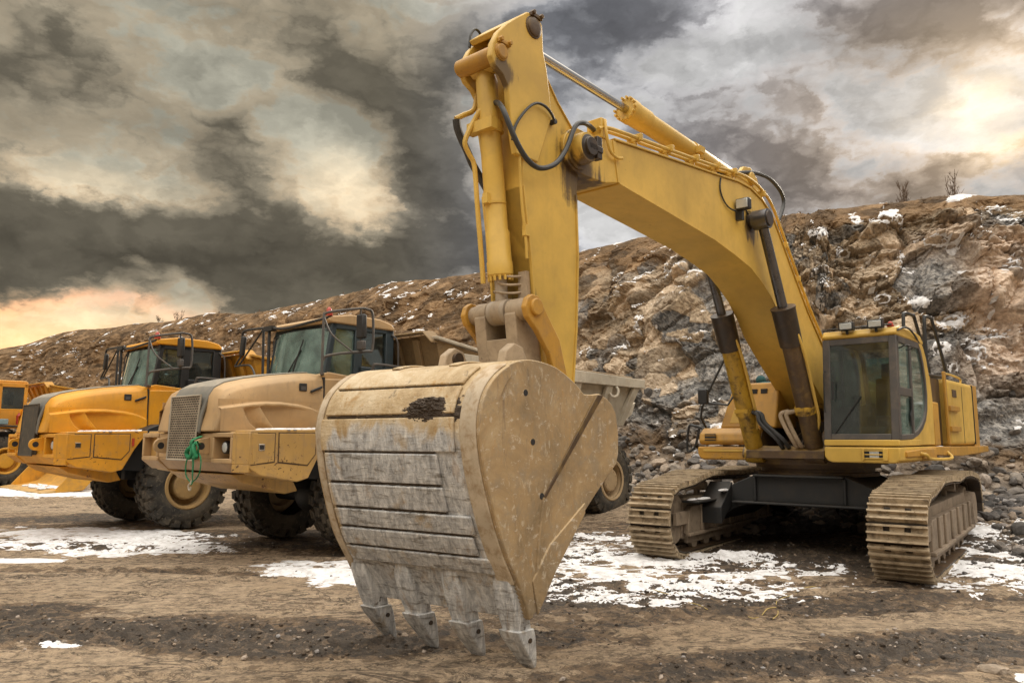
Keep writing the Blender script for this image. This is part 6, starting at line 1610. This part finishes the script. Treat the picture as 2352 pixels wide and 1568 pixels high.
old_hauler = build_hauler(thing('articulated_hauler', 'older orange dump truck with yellow handrails, cut off by the left edge of the view', 'dump truck', (-18.7, 28.1, 0), C43, 'articulated dump trucks parked in a row'), 'orange', old=True)
old_hauler.scale = (1.1, 1.1, 1.1)
# figure 1 on the yellow truck's cab window
b = MB(); b.prism([(.29, 2.36), (.22, 2.36), (.22, 2.62), (.27, 2.62), (.33, 2.58), (.33, 2.54), (.29, 2.56)], .748, .754)
cabs = [o for o in yellow_hauler.children if o.name.startswith('cab')]
b.build('numeral', M['mirror_black'], cabs[0])
# snow lying on the side boxes
def box_snow(root, label, ys, seed):
    rs = random.Random(seed); b = MB()
    n = 40; P0 = []
    rows = []
    for i in range(n + 1):
        t = i / n; x = 1.98 - t * 1.08
        wd = (.04 + .22 * math.sin(math.pi * min(1, t * 1.25 + .05)) ** .6) * (1 + .25 * math.sin(i * 1.7) + rs.uniform(-.1, .1)); h = .010 * min(1, t * 3 + .15) + .008 * abs(math.sin(i * .9)) + .030 * max(0, t - .45)
        if i in (0, n): wd *= .3; h *= .3
        yb = 1.20
        rows.append([(x, yb, 1.73), (x, yb, 1.752 + h), (x, yb + wd * .6, 1.752 + h * .9), (x, yb + wd, 1.748), (x, yb + wd * .9, 1.73)])
    b.loft(rows)
    o = b.build('box_snow', M['snow'], None, angle=70)
    o.matrix_world = root.matrix_basis.copy()
    tag(o, label, 'snow', kind='stuff')
box_snow(tan_hauler, 'white snow strip on the side box of the tan dump truck, below its scoops', 1, 1)
box_snow(yellow_hauler, 'white snow strip on the side box of the amber yellow dump truck', 1, 2)

# ------------------------------------------------------------------ loose stones
def ico(sub):
    bm = bmesh.new(); bmesh.ops.create_icosphere(bm, subdivisions=sub, radius=1.0)
    V = np.array([v.co[:] for v in bm.verts]); F = np.array([[v.index for v in f.verts] for f in bm.faces]); bm.free()
    return V, F
def stone_shape(rng, sub=2):
    V, F = ico(sub)
    # cut by random planes: angular broken rock
    for _ in range(9):
        n = rng.normal(size=3); n /= np.linalg.norm(n); d = rng.uniform(.55, .85)
        over = V @ n - d
        V = V - np.maximum(over, 0)[:, None] * n
    V = V * (1 + .04 * rng.normal(size=(len(V), 1)))
    return V * rng.uniform(.7, 1.2, 3), F
rng = np.random.default_rng(5)
SHAPES = [stone_shape(rng, 2) for _ in range(10)]
SMALL = [stone_shape(rng, 1) for _ in range(8)]
def stones(name, label, pts, sizes, mat, shapes, sink=.25, cat='rubble'):
    Vs, Fs, C = [], [], []; o = 0
    for p, s in zip(pts, sizes):
        V, F = shapes[rng.integers(len(shapes))]
        q = rng.normal(size=4); q /= np.linalg.norm(q); w, x, y, z = q
        Rm = np.array([[1 - 2 * (y * y + z * z), 2 * (x * y - z * w), 2 * (x * z + y * w)], [2 * (x * y + z * w), 1 - 2 * (x * x + z * z), 2 * (y * z - x * w)], [2 * (x * z - y * w), 2 * (y * z + x * w), 1 - 2 * (x * x + y * y)]])
        P = (V @ Rm.T) * s * np.array([1, 1, .75])
        P[:, 2] += s * (.5 - sink)
        Vs.append(P + p); Fs.append(F + o); o += len(V); C.append(np.full(len(V), rng.random()))
    me = np_mesh(name, np.concatenate(Vs), np.concatenate(Fs), False)
    attr(me, 'tone', np.concatenate(C))
    return tag(link(name, me, mat), label, cat, kind='stuff')
def stone_mat(name, lo, hi):
    m, n, b, out = new_mat(name)
    tc = n.node('ShaderNodeTexCoord').outputs['Object']
    t = n.node('ShaderNodeAttribute', attribute_name='tone').outputs['Fac']
    f = n.noise(tc, 18, 7, 0.68)
    c = n.ramp(t, [(0, lo), (.35, tuple((a + c_) / 2 * k for a, c_, k in zip(lo, hi, (.9, .92, .98)))), (.7, hi), (.86, (.42, .33, .25)), (1, (.30, .29, .29))])
    c = n.mix(1.0, c, n.ramp(f, [(.3, .5), (.7, 1.2)]), 'MULTIPLY')
    n.put(b.inputs['Base Color'], c); n.put(b.inputs['Roughness'], .85)
    bump(n, b, f, .4, .02)
    return m
M['stone'] = stone_mat('broken_grey_stone', (.075, .070, .066), (.26, .225, .19))
M['stone_dark'] = stone_mat('dark_wet_stone', (.045, .043, .042), (.16, .14, .125))
M['pebble'] = stone_mat('soil_pebble', (.10, .075, .05), (.34, .27, .20))
S_, TX, TY, NX_, NY_, GC, TT = CLIFF
def scatter_toe(n, x0, x1, tmax, lo, hi):
    idx = np.where((TX > x0) & (TX < x1))[0]
    i = rng.choice(idx, n); j = (np.abs(rng.normal(size=n)) * tmax * 300 * .5).astype(int)
    j = np.clip(j + 8, 0, 110)
    P = GC[i, j]
    return P, np.exp(rng.uniform(np.log(lo), np.log(hi), n))
P1, s1 = scatter_toe(2600, -3, 17, .22, .03, .22)
stones('cliff_rubble', 'broken rubble heaped along the foot of the quarry face', P1, s1 * (1 + (rng.random(len(s1)) > .97) * 1.2), M['stone'], SHAPES)
P1, s1 = scatter_toe(1100, -60, -3, .22, .08, .34)
stones('cliff_rubble', 'distant rubble along the foot of the earthy bank behind the dump trucks', P1, s1, M['pebble'], SMALL)
n = 2300
x = rng.uniform(3.0, 10.0, n); y = 12.6 + np.abs(rng.normal(size=n)) * 1.7 + np.abs(x - 6.2) * .05
s1 = np.exp(rng.uniform(np.log(.035), np.log(.17), n))
stones('gravel_heap', 'dark wet gravel heap seen under and behind the excavator', np.stack([x, y, ground_h(x, y)], 1), s1, M['stone_dark'], SHAPES)
n = 4200
x = rng.uniform(5.2, 15.0, n); y = rng.uniform(8.6, 15.5, n)
dd = (y - 8.2) - 0.55 * np.abs(x - 8.5) * 0 
kp = (rng.random(n) < np.clip((y + .35 * x - 11.6) / 4.0, .02, 1)) & ~((x < 7.8) & (np.abs((x - 4.63) * .76 - (y - 11.71) * .65) < 1.9) & (y < 13.2) & (x < 4.9 + (y - 8.5) * .9))
x, y = x[kp], y[kp]
s1 = np.exp(rng.uniform(np.log(.018), np.log(.10), len(x))) * (1 + (rng.random(len(x)) > .97) * .9)
stones('gravel', 'loose pale and grey gravel right of the excavator up to the cliff foot', np.stack([x, y, ground_h(x, y)], 1), s1, M['stone'], SHAPES)
n = 1600
r = np.exp(rng.uniform(np.log(4.6), np.log(15), n)); a = np.radians(rng.uniform(-38, 38, n))
x, y = r * np.sin(a), r * np.cos(a); md = mudmask(x, y)
kp = rng.random(n) < (.18 + .9 * np.clip(md, 0, 1))
x, y, r, md = x[kp], y[kp], r[kp], md[kp]
s1 = np.exp(rng.uniform(np.log(.005), np.log(.019), len(x))) * (.7 + .4 * md) * (1 + (rng.random(len(x)) > .985) * 1.3)
stones('soil_clod', 'small soil clods and pebbles strewn over the yard', np.stack([x, y, ground_h(x, y)], 1), s1, M['pebble'], SMALL, sink=.3)
M['soil'] = stone_mat('dark_soil_crumb', (.030, .021, .014), (.12, .085, .055))
n = 9000
r = np.exp(rng.uniform(np.log(4.6), np.log(13), n)); a = np.radians(rng.uniform(-38, 38, n))
x, y = r * np.sin(a), r * np.cos(a); md = mudmask(x, y)
kp = rng.random(n) < np.clip(md * 1.5 - .55, .004, .8)
x, y, r, md = x[kp], y[kp], r[kp], md[kp]
s1 = np.exp(rng.uniform(np.log(.007), np.log(.030), len(x))) * (1 + (rng.random(len(x)) > .985) * .8)
stones('soil_crumb', 'dark crumbled soil churned up in the muddy strips', np.stack([x, y, ground_h(x, y)], 1), s1, M['soil'], SMALL, sink=.35)
def boulder(label, x, y, size, mat, z=None, seed=0, sq=(1, 1, .6)):
    r_ = np.random.default_rng(seed); V, F = stone_shape(r_, 3)
    V = V * np.array(sq) * size
    V = V + .03 * size * np.stack([fbm(V / size * 4, 4, seed=seed + k) for k in range(3)], 1)
    me = np_mesh('boulder', V, F, False); attr(me, 'tone', np.full(len(V), .30 + .1 * (seed % 5)))
    o = link('boulder', me, mat); 
    o.location = (x, y, (ground_h(np.array([x]), np.array([y]))[0] if z is None else z) + size * sq[2] * .35)
    return tag(o, label, 'boulder')
boulder('pale flat stone lying on churned mud at the bottom right', 3.40, 5.62, .125, M['pebble'], seed=3, sq=(1.3, .7, .30))
boulder('big flat grey boulder seen just behind the right excavator track', 10.2, 15.0, .48, M['stone'], seed=6, sq=(1.6, 1, .55))
boulder('tan block of rock leaning at the cliff foot right of the excavator', 12.6, 14.2, .42, M['stone'], seed=14, sq=(1, 1, .9))

# ------------------------------------------------------------------ loose loader bucket
def loader_bucket():
    root = thing('loader_bucket', 'yellow loader bucket lying on the snow behind the nose of the amber truck', 'loader bucket', (-15.1, 25.1, 0), C43)
    YD = SCHEMES['yellow']['dump']
    prof = [(.62, .0), (.62, .03), (.05, .10), (-.35, .20), (-.60, .42), (-.66, .72), (-.60, .95), (-.66, .97), (-.74, .72), (-.66, .38), (-.38, .10), (.0, .0)]
    b = MB(); b.prism(prof, -2.3, 2.3); sh = b.build('shell', YD, root, .01)
    for sd in (1, -1):
        b = MB(); b.prism([(.45, .0), (.40, .12), (-.20, .85), (-.60, .98), (-.70, .70), (-.60, .35), (-.35, .05)], 2.3 * sd - .03, 2.3 * sd + .03); b.build('side_plate', YD, root, .01)
    b = MB(); b.prism([(.78, -.0), (.78, .025), (.40, .085), (.40, .0)], -2.33, 2.33); b.build('cutting_edge', SCHEMES['tan']['lower'], root, .004)
    rs = random.Random(8); b = MB()
    for k in range(30): b.ball((rs.uniform(-.1, .5), rs.uniform(-1.5, 2.1), .10), (rs.uniform(.04, .12), rs.uniform(.1, .4), .045), 8, 5)
    o = b.build('bucket_snow', M['snow'], None); o.matrix_world = root.matrix_basis.copy()
    tag(o, 'melting snow lying inside the loose loader bucket', 'snow', kind='stuff')
loader_bucket()

# ------------------------------------------------------------------ green ratchet strap on the tow lug
def strap():
    web = worn('green_webbing', (0.012, 0.19, 0.075), dirt=(0.03, 0.12, 0.06), dirt_amt=0.5, rust=0, rough=0.8, scale=6, dust_top=0.1)
    root = thing('lifting_strap', 'green webbing strap knotted on the front tow lug of the tan dump truck', 'strap', tan_hauler.location, heading(41.5))
    X = 2.47
    b = MB()
    def ribbon(pts, w, th=.006, tw=0.0):
        P = catmull(pts, 6); rings = []
        for i, p in enumerate(P):
            d = P[min(i + 1, len(P) - 1)] - P[max(i - 1, 0)]; d /= np.linalg.norm(d) + 1e-9
            a = tw * i / len(P); s_ = np.array([math.sin(a), math.cos(a), 0]); s_ = s_ - d * (s_ @ d); s_ /= np.linalg.norm(s_)
            n_ = np.cross(d, s_)
            rings.append([p + s_ * w / 2 + n_ * th / 2, p - s_ * w / 2 + n_ * th / 2, p - s_ * w / 2 - n_ * th / 2, p + s_ * w / 2 - n_ * th / 2])
        b.loft(rings)
    ribbon([(X - .06, .60, 1.66), (X + .06, .58, 1.60), (X + .05, .56, 1.48), (X + .04, .60, 1.34), (X + .02, .56, 1.18), (X, .53, 1.07), (X, .51, 1.04)], .085, .010, .5)
    ribbon([(X - .02, .62, 1.56), (X + .06, .70, 1.58), (X + .06, .76, 1.52), (X + .04, .70, 1.44), (X + .03, .64, 1.46)], .055, .012, 1.2)
    band = b.build('webbing', web, root, .002)
    b = MB(); b.tube([(X, .60, 1.56), (X + .05, .50, 1.50), (X + .05, .43, 1.44), (X + .05, .50, 1.38), (X + .05, .58, 1.42), (X + .04, .55, 1.50)], .030, 8, 5)
    b.tube([(X + .02, .58, 1.58), (X + .07, .66, 1.50), (X + .06, .72, 1.40), (X + .05, .64, 1.38)], .028, 8, 5); b.build('knot', web, root)
    b = MB(); b.tube([(X + .03, .72, 1.45), (X + .03, .79, 1.36), (X + .03, .78, 1.22), (X + .02, .68, 1.12), (X + .01, .54, 1.06)], .009, 6, 6)
    b.tube([(X + .03, .44, 1.42), (X + .03, .385, 1.28), (X + .02, .39, 1.14), (X + .01, .50, 1.06)], .009, 6, 6); b.build('loop', web, root)
    b = MB(); b.tube([(X, .50, 1.06), (X + .02, .47, 1.02), (X + .02, .48, .97), (X + .02, .52, .96), (X + .02, .53, 1.0)], .012, 8, 4); b.cyl((X, .50, 1.08), (X, .505, 1.03), .018, n=8); b.build('hook', M['grille_edge'], root)
strap()

# ------------------------------------------------------------------ teal bundle on the tank cover
b = MB(); b.ball((-.42, -1.0, 2.60), (.085, .085, .085), 12, 8); b.ball((-.42, -.95, 2.535), (.12, .16, .045), 12, 6); b.ball((-.50, -1.03, 2.535), (.10, .10, .04), 10, 6)
o = b.build('cloth_bundle', worn('teal_cloth', (0.02, 0.085, 0.095), dirt=(0.01, 0.03, 0.04), dirt_amt=0.6, rust=0, rough=0.9, scale=5, dust_top=0.1), None)
o.matrix_world = EXC.matrix_basis.copy()
tag(o, 'teal cloth bundle tied in a ball on top of the excavator tank cover', 'cloth bundle')

# ------------------------------------------------------------------ crest of the bank: bare shrubs and posts
BEAR = np.degrees(np.arctan2(GC[:, 299, 0], GC[:, 299, 1]))
def crest(deg, j=302):
    i = int(np.argmin(np.abs(BEAR - deg))); return GC[i, j]
M['twig'] = plain('bare_brown_twig', (0.13, 0.092, 0.066), 0.9, 0, 0.3)
def shrub(label, deg, h, spread, stems, seed, name='shrub', cat='shrub', dense=1.0, j=302):
    rs = random.Random(seed); b = MB(); p0 = crest(deg, j)
    d = np.hypot(p0[0], p0[1]); rmin = .00013 * d
    def grow(p, d_, ln, r, lev):
        n_ = 4; P = [p]
        for k in range(n_):
            d_ = (d_[0] + rs.uniform(-.10, .10), d_[1] + rs.uniform(-.10, .10), d_[2] + .04)
            P.append((P[-1][0] + d_[0] * ln / n_, P[-1][1] + d_[1] * ln / n_, P[-1][2] + d_[2] * ln / n_))
        b.tube(P, lambda t: max(r * (1 - .7 * t), rmin), 4, 0)
        if lev < 2:
            for k in range(int((5 if lev == 0 else 3) * dense)):
                t = rs.uniform(.25, .95); i = min(int(t * n_), n_ - 1); q = P[i]
                a = rs.uniform(0, 6.28); sp = rs.uniform(.3, .6)
                grow(q, (math.cos(a) * sp, math.sin(a) * sp, .85), ln * (1 - t * .55) * .48, r * .5, lev + 1)
    for s_ in range(stems):
        a = rs.uniform(0, 6.28); k = rs.uniform(0, spread)
        grow((math.cos(a) * .08, math.sin(a) * .08, -.05), (math.cos(a) * k, math.sin(a) * k, 1), h * rs.uniform(.7, 1.05), .018 * h, 0)
    o = b.build(name, M['twig'], None); o.location = tuple(p0 - np.array([0, 0, .02]))
    return tag(o, label, cat, 'bare shrubs on the crest of the bank')
shrub('bare cone-shaped sapling, the densest shrub on the right crest', 28.9, 1.05, .25, 5, 1, dense=1.7)
shrub('low twiggy shrub just left of the dense cone-shaped sapling', 28.05, .50, .35, 4, 2)
shrub('tiny bare sprig left of the low twiggy shrub on the crest', 27.4, .45, .3, 2, 3)
shrub('low spreading bare bush beneath two tall wispy stems on the crest', 31.4, .55, .5, 5, 4)
shrub('tall wispy pair of bare stems, farthest right on the crest', 32.1, 1.25, .16, 4, 5, dense=1.2)
shrub('short bare sprig standing alone between the two shrub clusters', 30.4, .48, .25, 2, 6)
shrub('wide bare bush on the far left crest above the amber truck cab', -25.2, 1.05, .6, 6, 7)
shrub('narrow bare bush on the far left crest, left of the wide bush', -26.3, .8, .35, 4, 8)
for k, (deg, h) in enumerate(((-14.5, .62), (-17.4, .42), (-20.1, .42), (-22.7, .42), (20.4, .42))):
    p = crest(deg); b = MB(); b.box(-.03, .03, -.03, .03, -.3, h); b.box(-.034, .034, -.034, .034, h, h + .03)
    o = b.build('fence_post', M['twig'], None); o.location = tuple(p)
    tag(o, ('taller dark post on the crest above the tan truck cab', 'short post on the crest right of the amber truck cab', 'middle short post on the left crest', 'leftmost short post on the crest near the wide bush', 'lone short post on the crest right of the boom')[k], 'post', 'thin posts along the crest')

# ------------------------------------------------------------------ straws on the soil
M['straw'] = plain('dry_straw', (0.48, 0.36, 0.12), 0.7, 0, 0.2)
STRAWS = [('long forked yellow straw on the bare soil before the excavator', [(2.38, 7.21), (2.54, 7.54), (2.66, 7.94), (2.81, 8.2), (3.07, 8.48)]),
          ('short straw touching the long forked straw on its left', [(2.36, 7.46), (2.47, 7.63), (2.57, 7.68)]),
          ('straw lying farthest back, nearest the excavator tracks', [(3.19, 8.6), (3.32, 8.68), (3.46, 8.83)]),
          ('single straw left of the forked one beside a dark clod', [(1.76, 7.86), (1.82, 7.73), (1.87, 7.55)]),
          ('tiny straw lying nearest the camera between the longer straws', [(2.21, 7.39), (2.22, 7.28), (2.26, 7.25)]),
          ('pale straw near the snow edge right of the bucket', [(1.53, 8.5), (1.6, 8.43), (1.65, 8.29)])]
for lb, pts in STRAWS:
    A = np.array(pts); z = ground_h(A[:, 0], A[:, 1])
    b = MB(); b.tube([(p[0], p[1], zz + .012) for p, zz in zip(pts, z)], .0042, 5, 5)
    tag(b.build('straw', M['straw'], None), lb, 'straw', 'dry yellow straws on the soil')
